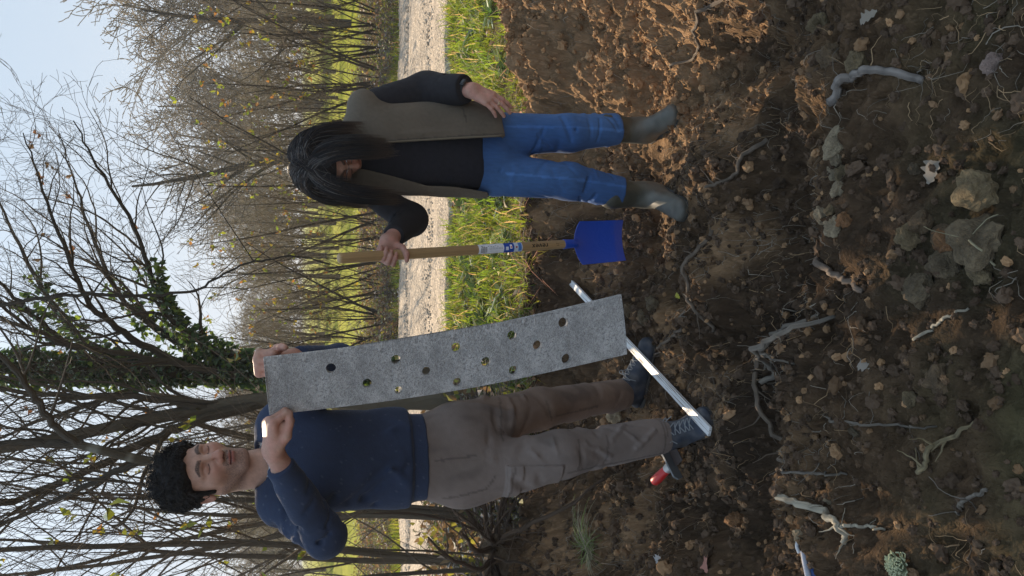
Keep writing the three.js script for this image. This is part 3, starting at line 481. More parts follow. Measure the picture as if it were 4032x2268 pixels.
{ // far trees on the other side of the field, and a few larger ones nearer
  const FT = { seg: [0.5, 0.3, 0.25, 0.2], wig: [0.12, 0.3, 0.45, 0.5], up: [0.02, 0.05, 0.04, 0.02], sides: [6, 4, 3, 3], dens: [3.2, 3.4, 4.2, 0], ang: [0.85, 0.8, 0.8], ratio: [0.5, 0.5, 0.5], max: 3, taper: 0.8, col: [[0.13, 0.105, 0.075], [0.19, 0.155, 0.11], [0.23, 0.185, 0.125], [0.26, 0.21, 0.14]], minR: 0.011 };
  const mk = (seed, h, r, o = FT) => { const R = rng(seed), b = [new Buf(), new Buf(), new Buf(), new Buf()], tb = new Buf(); branch([tb, b[1], b[2], b[3]], V(0, -0.1, 0), V(0.05 * (R() - 0.5), 1, 0.05 * (R() - 0.5)).normalize(), h, r, 0, o, R); return { t: tb.geo(), c: mergeGeometries([b[1].geo(), b[2].geo(), b[3].geo()]) }; };
  const vs = [mk(701, 6, 0.12), mk(702, 5.2, 0.1), mk(703, 6.6, 0.13), mk(704, 4.8, 0.1)];
  const put = (v, name, x, D, a, s, sy, label, group) => { const g = thing(name, label, 'tree', [x, H(x, -D), -D], group); g.rotation.y = a; g.scale.set(s, sy, s); part('trunk', v.t, barkMat, g); part('crown', v.c, twigMat, g, null, 'stuff'); };
  const R = rng(72);
  for (let k = 0; k < 84; k++) { const x = -24 + 54 * (k + R() * 0.8) / 84, D = 40 + 18 * R(), rise = sstep(-2, 12, x), h = mix(0.72, 1.25, rise) * (0.85 + 0.35 * R()); put(vs[k % 4], 'far_tree', x, D, R() * 6.28, h * 1.25, h, 'bare brown tree in the row on the far side of the field', 'far trees beyond the field'); }
  for (let k = 0; k < 22; k++) { const x = -12 + 26 * (k + R() * 0.8) / 22, D = 24 + 9 * R(), h = 0.42 + 0.14 * R(); put(vs[(k + 2) % 4], 'field_bush', x, D, R() * 6.28, h * 1.3, h, 'low leafless bush standing out in the green field', 'bushes in the field'); }
  for (let k = 0; k < 46; k++) { const x = -22 + 50 * (k + R() * 0.8) / 46, D = 36 + 6 * R(), h = 0.5 + 0.2 * R(); put(vs[(k + 1) % 4], 'far_bush', x, D, R() * 6.28, h * 1.6, h, 'low twiggy bush along the far edge of the field', 'bushes along the far field edge'); }
  const OK = { ...FT, minR: 0.006, wig: [0.15, 0.4, 0.6, 0.7], dens: [3.0, 3.6, 5, 0], col: [[0.05, 0.042, 0.034], [0.06, 0.05, 0.04], [0.07, 0.058, 0.046], [0.08, 0.066, 0.052]] };
  const ok = mk(711, 5.6, 0.14, OK); put(ok, 'round_crowned_tree', 3.6, 22, 0.7, 1.05, 1.0, 'dark bare tree with a round crown above the woman\'s head');
  const ok2 = mk(712, 5.0, 0.12, OK); put(ok2, 'edge_tree', 6.4, 19, 2.2, 0.95, 0.95, 'bare tree at the right edge with branches against the blue sky');
}


{ // low brambly undergrowth along the foot of the hedge
  const B = new Buf(), R = rng(951);
  for (let k = 0; k < 34; k++) { const a = R() * 6.28, d = V(Math.cos(a) * 0.7, 0.7 + 0.6 * R(), Math.sin(a) * 0.7).normalize(), p = V((R() - 0.5) * 0.3, -0.02, (R() - 0.5) * 0.3), L = 0.25 + 0.4 * R(), pts = [p.clone()]; for (let i = 0; i < 7; i++) { d.y -= 0.16; d.x += (R() - 0.5) * 0.4; d.z += (R() - 0.5) * 0.4; d.normalize(); p.addScaledVector(d, L / 7); pts.push(p.clone()); if (R() < 0.5) { const q = turnDir(d, 1.0, R() * 6.28); B.leaf(p, q, turnDir(q, 1.57, R() * 6.28), 0.045 + 0.03 * R(), 0.018, vary([[0.16, 0.10, 0.05], [0.20, 0.13, 0.06], [0.10, 0.13, 0.03], [0.28, 0.26, 0.04]][Math.floor(R() * 4)], R, 0.6)); } } B.tube(pts, (t) => 0.004 * (1 - 0.6 * t), 4, vary([0.12, 0.085, 0.06], R, 0.5), false); }
  const L = []; for (let k = 0; k < 1000; k++) { const D = 9.75 + 5.2 * Math.pow(R(), 1.3), x = (R() * 2 - 1) * (2.5 + D * 0.45); if (R() > 0.6 + 0.8 * n2(x * 0.8, D * 0.8, 41)) continue; const q = 0.6 + 0.6 * R(), w = 0.7 + 0.6 * R(); L.push({ p: V(x, H(x, -D), -D), s: [q, q * 0.75, q], e: [0, R() * 6.28, 0], c: [w, w, w] }); }
  for (let k = 0; k < 260; k++) { const D = 4.05 + 1.9 * R(), x = -0.85 - 1.5 * R(); const q = 0.5 + 0.6 * R(), w = 0.7 + 0.6 * R(); L.push({ p: V(x, H(x, -D), -D), s: [q, q * 0.9, q], e: [0, R() * 6.28, 0], c: [w, w, w] }); }
  instanced('undergrowth', B.geo(), leafMat, L, 'brown brambly undergrowth at the hedge foot and in the left thicket', 'undergrowth');
}

scene.fog = new THREE.FogExp2(0xe6ebf0, 0.002);
// ---------------------------------------------------------------- people
const weave = (() => { const a = tileNoise(256, 64, 2, 71), b = tileNoise(256, 8, 4, 72); return { fine: grayTex(256, (x, y, i) => 0.5 * a[i] + 0.35 * b[i] + 0.15 * ((x + y) % 4 < 2 ? 1 : 0), 14), soft: grayTex(256, (x, y, i) => b[i], 9) }; })();
const norm3 = (a) => { const l = Math.hypot(...a); return [a[0] / l, a[1] / l, a[2] / l]; };
const cross3 = (a, b) => [a[1] * b[2] - a[2] * b[1], a[2] * b[0] - a[0] * b[2], a[0] * b[1] - a[1] * b[0]];
const add3 = (a, b, k = 1) => [a[0] + b[0] * k, a[1] + b[1] * k, a[2] + b[2] * k];
const dot3 = (a, b) => a[0] * b[0] + a[1] * b[1] + a[2] * b[2];
// hand: w wrist, f towards the fingers, n out of the back of the hand, s = side of the thumb
function hand(o) {
  const f = norm3(o.f), n = norm3(add3(o.n, f, -dot3(o.n, f))); let s = cross3(f, n); if (o.left) s = s.map((v) => -v);
  const k = o.k || 1, W = o.w, at = (a, b, c) => add3(add3(add3(W, f, a * k), s, b * k), n, c * k), palm = [], fingers = [], nails = [];
  const lat = [0.030, 0.010, -0.010, -0.028], mc = [0.088, 0.091, 0.086, 0.078], ph = [[0.043, 0.026, 0.021], [0.047, 0.029, 0.022], [0.043, 0.027, 0.021], [0.034, 0.020, 0.019]], rad = [0.0098, 0.0102, 0.0096, 0.0086];
  for (let i = 0; i < 4; i++) {
    const kn = at(mc[i], lat[i], i === 1 ? 0.003 : 0); palm.push(rc(at(0.008, lat[i] * 0.62, -0.003), kn, 0.0165 * k, 0.0118 * k));
    let p = kn, ang = 0; const c = o.curl[i], sp = (o.spread || 0) * (1.5 - i), chain = [];
    for (let j = 0; j < 3; j++) {
      ang += c[j] * Math.PI / 180; let d = add3(f.map((v) => v * Math.cos(ang)), n, -Math.sin(ang)); if (ang < 1.2) d = norm3(add3(d, s, sp));
      const q = add3(p, d, ph[i][j] * k); chain.push(rc(p, q, rad[i] * k * (1.04 - 0.09 * j), rad[i] * k * (0.97 - 0.10 * j))); p = q;
    }
    fingers.push(blend(0.005, ...chain));
  }
  const t0 = at(0.018, 0.026, -0.008); let tp = t0; const th = [];
  (o.thumb || [[0.75, 0.6, -0.25], [0.9, 0.35, -0.25], [0.95, 0.1, -0.3]]).forEach((v, j) => { const d = norm3(add3(add3(f.map((q) => q * v[0]), s, v[1]), n, v[2])), q = add3(tp, d, [0.042, 0.034, 0.027][j] * k); th.push(rc(tp, q, [0.015, 0.0118, 0.0108][j] * k, [0.0122, 0.0112, 0.0088][j] * k)); tp = q; });
  const P = blend(0.018, ...palm), T = blend(0.007, ...th), fore = o.fore ? rc(o.fore, at(0.006, 0, -0.002), 0.034 * k, 0.0255 * k) : null;
  const fill = o.fill ? rc(at(0.07, 0.012, -0.024), at(0.07, -0.012, -0.026), 0.021 * k, 0.019 * k) : null;
  return (x, y, z) => { let d = P(x, y, z); d = smin(d, T(x, y, z), 0.014); if (fore) d = smin(d, fore(x, y, z), 0.02); if (fill) d = smin(d, fill(x, y, z), 0.012); for (const g of fingers) d = smin(d, g(x, y, z), 0.0045); return d; };
}
function around(pts, m) { const lo = [9e9, 9e9, 9e9], hi = [-9e9, -9e9, -9e9]; for (const p of pts) for (let i = 0; i < 3; i++) { lo[i] = Math.min(lo[i], p[i] - m); hi[i] = Math.max(hi[i], p[i] + m); } return [lo, hi]; }
const skinNoise = (x, y, z) => 1 + 0.14 * noise3(x * 60, y * 60, z * 60) + 0.12 * noise3(x * 190, y * 190, z * 190);
function handColor(base) { return (x, y, z) => { const m = 0.5 + 0.6 * noise3(x * 45, y * 45, z * 45), w = skinNoise(x, y, z); return [base[0] * w * (1 + 0.08 * m), base[1] * w * (1 - 0.12 * m), base[2] * w * (1 - 0.10 * m)]; }; }
// head in its own frame: +z face, +y crown, origin between the ears at eye height
function headField(o = {}) {
  const g = o.soft || 0;                                            // softer, rounder features
  const base = blend(0.035, ell([0, 0.034, -0.014], [0.0735, 0.084, 0.095]), ell([0, -0.025, 0.024], [0.060, 0.078, 0.062]));
  const jaw = blend(0.02, rc([-0.050, -0.052, -0.004], [-0.016, -0.098, 0.064], 0.020, 0.017), rc([0.050, -0.052, -0.004], [0.016, -0.098, 0.064], 0.020, 0.017), rc([-0.012, -0.100, 0.066], [0.012, -0.100, 0.066], 0.0165, 0.0165));
  const cheek = blend(0.02, sph([-0.041, -0.022, 0.052], 0.026), sph([0.041, -0.022, 0.052], 0.026));
  const brow = blend(0.012, rc([-0.046, 0.018, 0.066], [-0.012, 0.021, 0.080], 0.011, 0.011), rc([0.046, 0.018, 0.066], [0.012, 0.021, 0.080], 0.011, 0.011));
  const nose = blend(0.010, rc([0, 0.012, 0.083], [0, -0.030, 0.108], 0.0075, 0.0105), sph([0, -0.033, 0.106], 0.0112), sph([-0.0125, -0.037, 0.093], 0.0085), sph([0.0125, -0.037, 0.093], 0.0085));
  const sk1 = ell([0.032, 0.001, 0.089], [0.019, 0.0125, 0.014]), sock = (x, y, z) => sk1(Math.abs(x), y, z);
  const ld1 = ell([0.032, -0.001, 0.0665], [0.0165, 0.0125, 0.0128]), lid = (x, y, z) => ld1(Math.abs(x), y, z);
  const muz = ell([0, -0.060, 0.068], [0.027, 0.026, 0.023]);
  const upper = blend(0.006, rc([-0.021, -0.064, 0.079], [-0.005, -0.0595, 0.0915], 0.0035, 0.0052), rc([0.021, -0.064, 0.079], [0.005, -0.0595, 0.0915], 0.0035, 0.0052)), lower = rc([-0.012, -0.0705, 0.0865], [0.012, -0.0705, 0.0865], 0.0062, 0.0062);
  const gap = blend(0.002, rc([-0.023, -0.0655, 0.082], [0, -0.0645, 0.097], 0.0012, 0.0016), rc([0.023, -0.0655, 0.082], [0, -0.0645, 0.097], 0.0012, 0.0016));
  const e1 = ell([0, -0.004, -0.016], [0.0085, 0.032, 0.020]), e2 = ell([0.006, -0.004, -0.013], [0.0065, 0.019, 0.0105]), ear = (x, y, z) => { const ax = Math.abs(x), ex = ax - 0.0765 - (0.10 * (-z - 0.005)), d = e1(ex, y + 0.12 * z, z), c = e2(ex, y, z); return smax(d, -c, 0.004); };
  const neck = o.neck ? rc([0, -0.055, -0.022], o.neck, o.nr || 0.054, (o.nr || 0.054) * 1.12) : null;
  const adam = o.neck ? sph([0, -0.135, 0.035], 0.012) : null;
  return (x, y, z) => {
    let d = base(x, y, z); d = smin(d, jaw(x, y, z), 0.03); d = smin(d, cheek(x, y, z), 0.024); d = smin(d, brow(x, y, z), 0.016);
    d = smax(d, -sock(x, y, z), 0.012); d = smin(d, lid(x, y, z), 0.004); d = smin(d, muz(x, y, z), 0.02); d = smin(d, nose(x, y, z), 0.010);
    d = smin(d, upper(x, y, z), 0.004); d = smin(d, lower(x, y, z), 0.004); d = smax(d, -gap(x, y, z), 0.002); d = smin(d, ear(x, y, z), 0.006);
    if (neck) d = smin(d, neck(x, y, z), 0.022);
    return d;
  };
}
function headColor(skin, o) {
  return (x, y, z) => {
    const w = skinNoise(x, y, z), ax = Math.abs(x); let c = [skin[0] * w, skin[1] * w, skin[2] * w];
    const mixTo = (t, k) => { c = [mix(c[0], t[0], k), mix(c[1], t[1], k), mix(c[2], t[2], k)]; };
    mixTo([skin[0] * 1.02, skin[1] * 0.78, skin[2] * 0.76], 0.6 * Math.exp(-(Math.pow((ax - 0.038) / 0.022, 2) + Math.pow((y + 0.022) / 0.02, 2))) * (z > 0.02 ? 1 : 0) + (z > 0.09 && y < -0.01 && y > -0.045 ? 0.5 : 0) + (ax > 0.074 ? 0.55 : 0));
    if (o.stubble && z > -0.02) { const m = (y < -0.045 && y > -0.13 ? 1 : 0) * sstep(-0.040, -0.062, y + (ax > 0.045 ? (0.06 - ax) * 0.8 : 0)) * (1 - sstep(-0.098, -0.125, y)) + (z > 0.075 && y < -0.042 && y > -0.06 && ax < 0.026 ? 0.9 : 0); const hair = 0.55 + 0.6 * noise3(x * 420, y * 420, z * 420); mixTo([0.05, 0.042, 0.04], clamp(m * hair * 0.75)); }
    if (z > 0.074 && ax < 0.024) { const lip = Math.max(Math.exp(-Math.pow((y + 0.0598 - ax * -0.18) / 0.0042, 2)), Math.exp(-Math.pow((y + 0.0705) / 0.0055, 2)) * (ax < 0.018 ? 1 : 0.3)); mixTo([skin[0] * 0.75, skin[1] * 0.42, skin[2] * 0.45], 0.8 * lip); if (Math.abs(y + 0.065) < 0.0019) mixTo([0.09, 0.03, 0.03], 0.85); }
    if (z > 0.05) {
      const by = 0.0225 + 0.004 * Math.sin((ax - 0.012) / 0.036 * Math.PI) - 0.10 * Math.max(0, ax - 0.04), bh = 0.0068 * (1 - 0.55 * sstep(0.03, 0.055, ax));
      if (ax > 0.010 && ax < 0.053) mixTo(o.brow, 0.94 * sstep(bh * 1.15, bh * 0.6, Math.abs(y - by)) * clamp(0.85 + 0.4 * noise3(x * 500, y * 300, z * 300)));
      if (ax > 0.0155 && ax < 0.048) { const ly = -0.0075 - 26 * Math.pow(ax - 0.032, 2) * -0.6; mixTo([0.03, 0.022, 0.02], 0.9 * sstep(0.0026, 0.0010, Math.abs(y - ly))); mixTo([skin[0] * 0.72, skin[1] * 0.55, skin[2] * 0.52], 0.35 * Math.exp(-(Math.pow((ax - 0.032) / 0.016, 2) + Math.pow((y - 0.002) / 0.010, 2)))); }
    }
    if (z > 0.085 && y < -0.0395 && y > -0.047 && ax > 0.004 && ax < 0.013) mixTo([0.08, 0.03, 0.025], 0.7);
    return c;
  };
}
function pose(geo, M) { geo.applyMatrix4(M); return geo; }
function headMatrix(c, yaw, pitch, roll, s) { return new THREE.Matrix4().compose(V(...c), new THREE.Quaternion().setFromEuler(new THREE.Euler(pitch, yaw, roll, 'YXZ')), V(s, s, s)); }
function band(y, t) { return y; }
const clothMat = (o = {}) => new THREE.MeshPhysicalMaterial({ vertexColors: true, roughness: 0.92, sheen: 0.45, sheenRoughness: 0.35, sheenColor: lin(0.5, 0.52, 0.55), bumpMap: weave.fine, bumpScale: 0.0012, ...o });
const skinMat = new THREE.MeshPhysicalMaterial({ vertexColors: true, roughness: 0.52, specularIntensity: 0.45, sheen: 0.15, sheenRoughness: 0.5, sheenColor: lin(0.4, 0.2, 0.15) });
// random folds that cross a limb between two joints
function foldsAcross(R, a, b, r, n, w, dep, t0 = 0, t1 = 1, skew = 0.6) {
  const ax = norm3(add3(b, a, -1)), u = norm3(cross3(ax, Math.abs(ax[1]) < 0.9 ? [0, 1, 0] : [1, 0, 0])), v = cross3(ax, u), L = Math.hypot(...add3(b, a, -1)), out = [];
  for (let k = 0; k < n; k++) {
    const t = mix(t0, t1, R()), an = R() * 6.28, sp = 0.5 + 0.9 * R(), sk = (R() - 0.5) * skew * r * 2, rr = r * 1.0, P = (q, s) => add3(add3(add3(a, ax, t * L + s), u, Math.cos(q) * rr), v, Math.sin(q) * rr), sign = R() < 0.62 ? 1 : -0.7;
    const m = P(an + sp / 2, sk / 2), e = [P(an, 0), m, P(an + sp, sk)], ww = w * (0.6 + 0.8 * R()), dd = dep * (0.5 + 0.8 * R()) * sign; out.push([e[0], e[1], ww, dd], [e[1], e[2], ww, dd]);
  }
  return out;
}
const cut = (p, n) => { const m = norm3(n), d = dot3(p, m); return (x, y, z) => x * m[0] + y * m[1] + z * m[2] - d; };   // keeps the side opposite to n
// boot or shoe: heel h, toe t (on the sole), up to ankle a
function shoeField(h, t, a, r, w, toeH) {
  const ax = norm3([t[0] - h[0], 0, t[2] - h[2]]), L = Math.hypot(t[0] - h[0], t[2] - h[2]), sd = [-ax[2], 0, ax[0]], g = h[1];
  const foot = rcf(add3(h, [0, 0.034, 0]), add3(t, [0, 0.026, 0], 1).map((v, i) => v - ax[i] * 0.038), w * 0.40, w * 0.5, [0, 1, 0], toeH), vamp = rc(add3(a, [0, -0.02, 0]), add3(add3(h, ax, L * 0.62), [0, 0.04, 0]), r * 0.92, w * 0.36), shaft = rc(a, add3(add3(h, ax, 0.035), [0, 0.05, 0]), r, r * 0.86);
  const sole = cut([0, g + 0.004, 0], [0, -1, 0]), welt = rcf(add3(h, [0, 0.012, 0]), add3(t, [0, 0.012, 0]).map((v, i) => v - ax[i] * 0.042), w * 0.44, w * 0.54, [0, 1, 0], 0.28);
  return { upper: (x, y, z) => smax(smin(smin(foot(x, y, z), vamp(x, y, z), 0.03), shaft(x, y, z), 0.03), sole(x, y, z), 0.004), sole: (x, y, z) => smax(smax(welt(x, y, z), g - 0.004 - y, 0.003), y - g - 0.022, 0.003), ax, sd, L };
}

// ------------------------------------------------ the man
{
  const R = rng(2024), P = thing('person', 'person in a navy sweatshirt and taupe work trousers holding up the felt strip', 'person', [0, 0, 0]);
  const n = norm3([0.40, 0, 0.917]), lat = norm3([0.917, 0.05, -0.40]);
  const shR = [-0.655, 1.548, -2.405], elR = [-0.705, 1.432, -2.25], cuR = [-0.478, 1.552, -2.150], shL = [-0.415, 1.558, -2.515], elL = [-0.232, 1.385, -2.43], cuL = [-0.205, 1.505, -2.285];
  // sweatshirt
  const cr = [...foldsAcross(R, shR, elR, 0.06, 14, 0.009, 0.011, 0.1, 1.0), ...foldsAcross(R, elR, cuR, 0.05, 16, 0.008, 0.010, 0.0, 0.85), ...foldsAcross(R, shL, elL, 0.058, 8, 0.008, 0.006), ...foldsAcross(R, elL, cuL, 0.05, 6, 0.007, 0.006),
    ...foldsAcross(R, [-0.535, 1.40, -2.455], [-0.548, 1.12, -2.5], 0.13, 16, 0.013, 0.011, 0.3, 1, 1.6), [[-0.70, 1.46, -2.36], [-0.62, 1.40, -2.35], 0.012, 0.014], [[-0.68, 1.50, -2.33], [-0.60, 1.47, -2.34], 0.010, 0.011], [[-0.64, 1.36, -2.37], [-0.50, 1.20, -2.36], 0.014, 0.009], [[-0.66, 1.28, -2.40], [-0.52, 1.15, -2.37], 0.012, 0.009], [[-0.45, 1.20, -2.38], [-0.60, 1.135, -2.36], 0.012, 0.008]];
  const C = creases(cr);
  const torso = rcf([-0.535, 1.425, -2.455], [-0.548, 1.155, -2.50], 0.158, 0.150, n, 0.70), puff = rcf([-0.548, 1.20, -2.50], [-0.549, 1.185, -2.50], 0.158, 0.156, n, 0.76), rib = rcf([-0.549, 1.22, -2.5], [-0.550, 1.10, -2.5], 0.142, 0.140, n, 0.72);
  const yoke = rc([-0.63, 1.560, -2.415], [-0.44, 1.568, -2.505], 0.064, 0.064), arms = [rc(shR, elR, 0.066, 0.056), rc(elR, add3(cuR, add3(elR, cuR, -1), 0.22), 0.058, 0.046), rc(shL, elL, 0.064, 0.055), rc(elL, cuL, 0.056, 0.040)];
  const cuffR = rc(add3(cuR, add3(elR, cuR, -1), 0.25), cuR, 0.042, 0.0385);
  const cl0 = rc([-0.537, 1.600, -2.445], [-0.530, 1.628, -2.432], 0.066, 0.062), neckHole = rc([-0.537, 1.585, -2.44], [-0.513, 1.72, -2.40], 0.058, 0.090), collar = (x, y, z) => { return cl0(x, y, z); };
  const endR = cut(cuR, add3(cuR, elR, -1)), endL = cut(cuL, add3(cuL, elL, -1)), hem = cut([0, 1.108, 0], [0, -1, 0]);
  const sweater = (x, y, z) => {
    let d = smin(torso(x, y, z), puff(x, y, z), 0.03); d = smin(d, yoke(x, y, z), 0.09);
    d = smin(d, smin(arms[0](x, y, z), arms[1](x, y, z), 0.03), 0.035); d = smin(d, smin(arms[2](x, y, z), smax(arms[3](x, y, z), endL(x, y, z), 0.006), 0.03), 0.035);
    d = smin(d, smax(cuffR(x, y, z), endR(x, y, z), 0.005), 0.006); d = smin(d, collar(x, y, z), 0.012);
    const body = d + C(x, y, z) + 0.0025 * noise3(x * 14, y * 14, z * 14);
    let e = smin(smax(body, 1.158 - y, 0.018), smax(rib(x, y, z), hem(x, y, z), 0.006) + 0.0006 * Math.sin(x * 900), 0.008);
    return smax(e, -neckHole(x, y, z), 0.006);
  };
  const navy = (x, y, z) => { const w = 0.9 + 0.2 * noise3(x * 9, y * 9, z * 9) + 0.10 * noise3(x * 70, y * 70, z * 70), fl = noise3(x * 130, y * 130, z * 130) > 0.62 ? 0.05 : 0; return [0.028 * w + fl, 0.045 * w + fl, 0.095 * w + fl]; };
  part('sweatshirt', solid(sweater, [-0.82, 1.05, -2.68], [-0.08, 1.68, -2.08], 0.0062, { color: navy }), clothMat({ sheen: 0.55 }), P);
  // white shirt edge at the neck
  part('undershirt', solid((x, y, z) => smax(rc([-0.530, 1.600, -2.435], [-0.520, 1.642, -2.42], 0.0615, 0.0585)(x, y, z), -rc([-0.535, 1.58, -2.44], [-0.512, 1.72, -2.40], 0.0545, 0.075)(x, y, z), 0.002), [-0.62, 1.56, -2.52], [-0.44, 1.70, -2.34], 0.004, { color: () => [0.62, 0.63, 0.66] }), clothMat(), P);
  // trousers
  const hipC = [-0.552, 1.085, -2.505], hR = [-0.622, 0.99, -2.485], kR = [-0.553, 0.665, -2.425], aR = [-0.532, 0.235, -2.535], hL = [-0.478, 0.99, -2.53], kL = [-0.437, 0.668, -2.66], aL = [-0.437, 0.222, -2.935];
  const tc = creases([...foldsAcross(R, hR, kR, 0.092, 14, 0.011, 0.011, 0.1, 1), ...foldsAcross(R, kR, aR, 0.074, 20, 0.010, 0.012, 0.0, 1.0, 1.4), ...foldsAcross(R, hL, kL, 0.088, 13, 0.011, 0.011, 0.15, 1), ...foldsAcross(R, kL, aL, 0.07, 18, 0.010, 0.012, 0, 1, 1.4),
    [[-0.545, 0.95, -2.40], [-0.535, 1.04, -2.38], 0.008, 0.006], [[-0.53, 0.93, -2.41], [-0.61, 0.90, -2.40], 0.010, 0.007], [[-0.53, 0.92, -2.42], [-0.45, 0.90, -2.44], 0.010, 0.007], [[-0.60, 0.60, -2.36], [-0.52, 0.62, -2.35], 0.010, 0.010], [[-0.62, 0.56, -2.38], [-0.52, 0.55, -2.36], 0.009, 0.009], [[-0.66, 1.02, -2.40], [-0.60, 0.90, -2.395], 0.005, 0.005]]);
  const legR = blend(0.03, rc(hR, kR, 0.098, 0.076), rc(kR, aR, 0.076, 0.064)), legL = blend(0.03, rc(hL, kL, 0.094, 0.072), rc(kL, aL, 0.072, 0.064)), hip = rcf(hipC, [-0.551, 0.98, -2.505], 0.142, 0.150, n, 0.70);
  const cR = cut(aR, add3(aR, kR, -1)), cL = cut(aL, add3(aL, kL, -1));
  const bx = (c, h) => (x, y, z) => Math.max(Math.abs(x - c[0]) - h[0], Math.abs(y - c[1]) - h[1], Math.abs(z - c[2]) - h[2]);
  const pk = bx([-0.622, 0.765, -2.42], [0.052, 0.085, 0.09]), fl = bx([-0.624, 0.838, -2.42], [0.056, 0.028, 0.09]), pk2 = bx([-0.635, 0.945, -2.42], [0.03, 0.055, 0.09]);
  const trousers = (x, y, z) => {
    let r = smax(legR(x, y, z), cR(x, y, z), 0.006), l = smax(legL(x, y, z), cL(x, y, z), 0.006);
    let d = smin(smin(r, l, 0.018), hip(x, y, z), 0.05) + tc(x, y, z) + 0.003 * noise3(x * 11, y * 11, z * 11);
    d = smin(d, smax(d - 0.007, pk(x, y, z), 0.002), 0.002); d = smin(d, smax(d - 0.006, fl(x, y, z), 0.002), 0.002);
    return smax(d, y - 1.15, 0.006);
  };
  const seams = [[[-0.668, 1.06], [-0.640, 0.93]], [[-0.640, 0.93], [-0.600, 0.90]], [[-0.545, 1.09], [-0.535, 0.96]], [[-0.600, 0.66], [-0.585, 0.26]], [[-0.500, 0.62], [-0.600, 0.625]], [[-0.615, 0.52], [-0.500, 0.505]], [[-0.40, 0.66], [-0.47, 0.64]], [[-0.455, 0.62], [-0.452, 0.27]], [[-0.62, 0.262], [-0.44, 0.262]], [[-0.52, 0.25], [-0.36, 0.25]], [[-0.575, 0.84], [-0.675, 0.85]], [[-0.50, 0.86], [-0.38, 0.84]]].map(([a, b]) => rc([...a, 0], [...b, 0], 0, 0));
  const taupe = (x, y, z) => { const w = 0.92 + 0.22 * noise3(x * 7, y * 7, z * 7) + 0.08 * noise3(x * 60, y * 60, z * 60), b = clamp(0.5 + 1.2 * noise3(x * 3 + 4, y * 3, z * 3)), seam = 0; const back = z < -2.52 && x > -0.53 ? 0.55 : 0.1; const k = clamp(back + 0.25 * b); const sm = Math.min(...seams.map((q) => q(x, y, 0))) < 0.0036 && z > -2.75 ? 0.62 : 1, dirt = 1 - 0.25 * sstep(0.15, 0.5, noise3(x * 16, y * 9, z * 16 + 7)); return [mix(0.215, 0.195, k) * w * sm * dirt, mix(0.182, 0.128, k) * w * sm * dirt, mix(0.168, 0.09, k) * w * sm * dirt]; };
  const tr = part('trousers', solid(trousers, [-0.78, 0.17, -3.06], [-0.32, 1.19, -2.28], 0.0064, { color: taupe }), clothMat({ sheen: 0.15 }), P);
  // boots
  const sR = shoeField([-0.548, 0.122, -2.575], [-0.448, 0.122, -2.372], [-0.536, 0.235, -2.53], 0.047, 0.102, 0.62), sL = shoeField([-0.462, 0.112, -2.965], [-0.215, 0.112, -2.865], [-0.437, 0.222, -2.935], 0.047, 0.10, 0.62);
  const hide = (x, y, z) => { const w = 0.75 + 0.5 * noise3(x * 20, y * 20, z * 20) + 0.2 * noise3(x * 90, y * 90, z * 90), dust = clamp(0.3 + 1.4 * noise3(x * 26, y * 26, z * 26)); return [mix(0.035, 0.11, dust) * w, mix(0.045, 0.11, dust) * w, mix(0.07, 0.12, dust) * w]; };
  const shoeMat = new THREE.MeshPhysicalMaterial({ vertexColors: true, roughness: 0.72, bumpMap: weave.soft, bumpScale: 0.001 }), laceMat = std(0.22, 0.23, 0.24), soleMat = std(0.05, 0.045, 0.04);
  [[sR, [-0.66, 0.10, -2.66], [-0.34, 0.30, -2.27], 'R'], [sL, [-0.56, 0.09, -3.06], [-0.14, 0.29, -2.78], 'L']].forEach(([s, lo, hi, w]) => {
    const b = part('boot', solid(s.upper, lo, hi, 0.0048, { color: hide }), shoeMat, P); part('sole', solid(s.sole, lo, hi, 0.005), soleMat, b);
    const B = new Buf(), h = w === 'R' ? [-0.548, 0.122, -2.575] : [-0.462, 0.112, -2.965];
    const surf = (t, q) => { let p = add3(add3(h, s.ax, s.L * t), s.sd, q), y = 0.24; for (; y > h[1]; y -= 0.002) if (s.upper(p[0], y, p[2]) < 0) break; return V(p[0], y + 0.004, p[2]); };
    for (let k = 0; k < 5; k++) { const t = 0.42 + k * 0.075; for (const sgn of [-1, 1]) B.tube(spline([surf(t, -0.022 * sgn), surf(t + 0.03, 0), surf(t + 0.06, 0.022 * sgn)], 8), () => 0.0021, 5, [1, 1, 1]); }
    const c = surf(0.42, 0); for (const sgn of [-1, 1]) { B.tube(spline([c, add3A(c, s.sd, 0.025 * sgn, 0.012), add3A(c, s.sd, 0.045 * sgn, -0.006), add3A(c, s.sd, 0.02 * sgn, -0.004), c], 14), () => 0.002, 5, [1, 1, 1]); B.tube(spline([c, add3A(c, s.sd, 0.03 * sgn, -0.002), add3A(c, s.sd, 0.05 * sgn, -0.03)], 8), () => 0.002, 5, [1, 1, 1]); }
    part('laces', B.geo(), laceMat, b);
  });
  function add3A(v, sd, k, dy) { return V(v.x + sd[0] * k, v.y + dy, v.z + sd[2] * k); }
  // skin: head, neck, hands, and the body under the clothes
  const hm = headMatrix([-0.540, 1.771, -2.408], 41 * Math.PI / 180, 10 * Math.PI / 180, 6 * Math.PI / 180, 0.985), inv = hm.clone().invert(), nb = V(-0.54, 1.56, -2.46).applyMatrix4(inv);
  const skin = [0.47, 0.285, 0.215], hf = headField({ neck: [nb.x, nb.y, nb.z], nr: 0.055 });
  const headG = pose(solid(hf, [-0.12, -0.27, -0.16], [0.12, 0.14, 0.135], 0.0027, { color: headColor(skin, { stubble: true, brow: [0.008, 0.007, 0.007] }) }), hm);
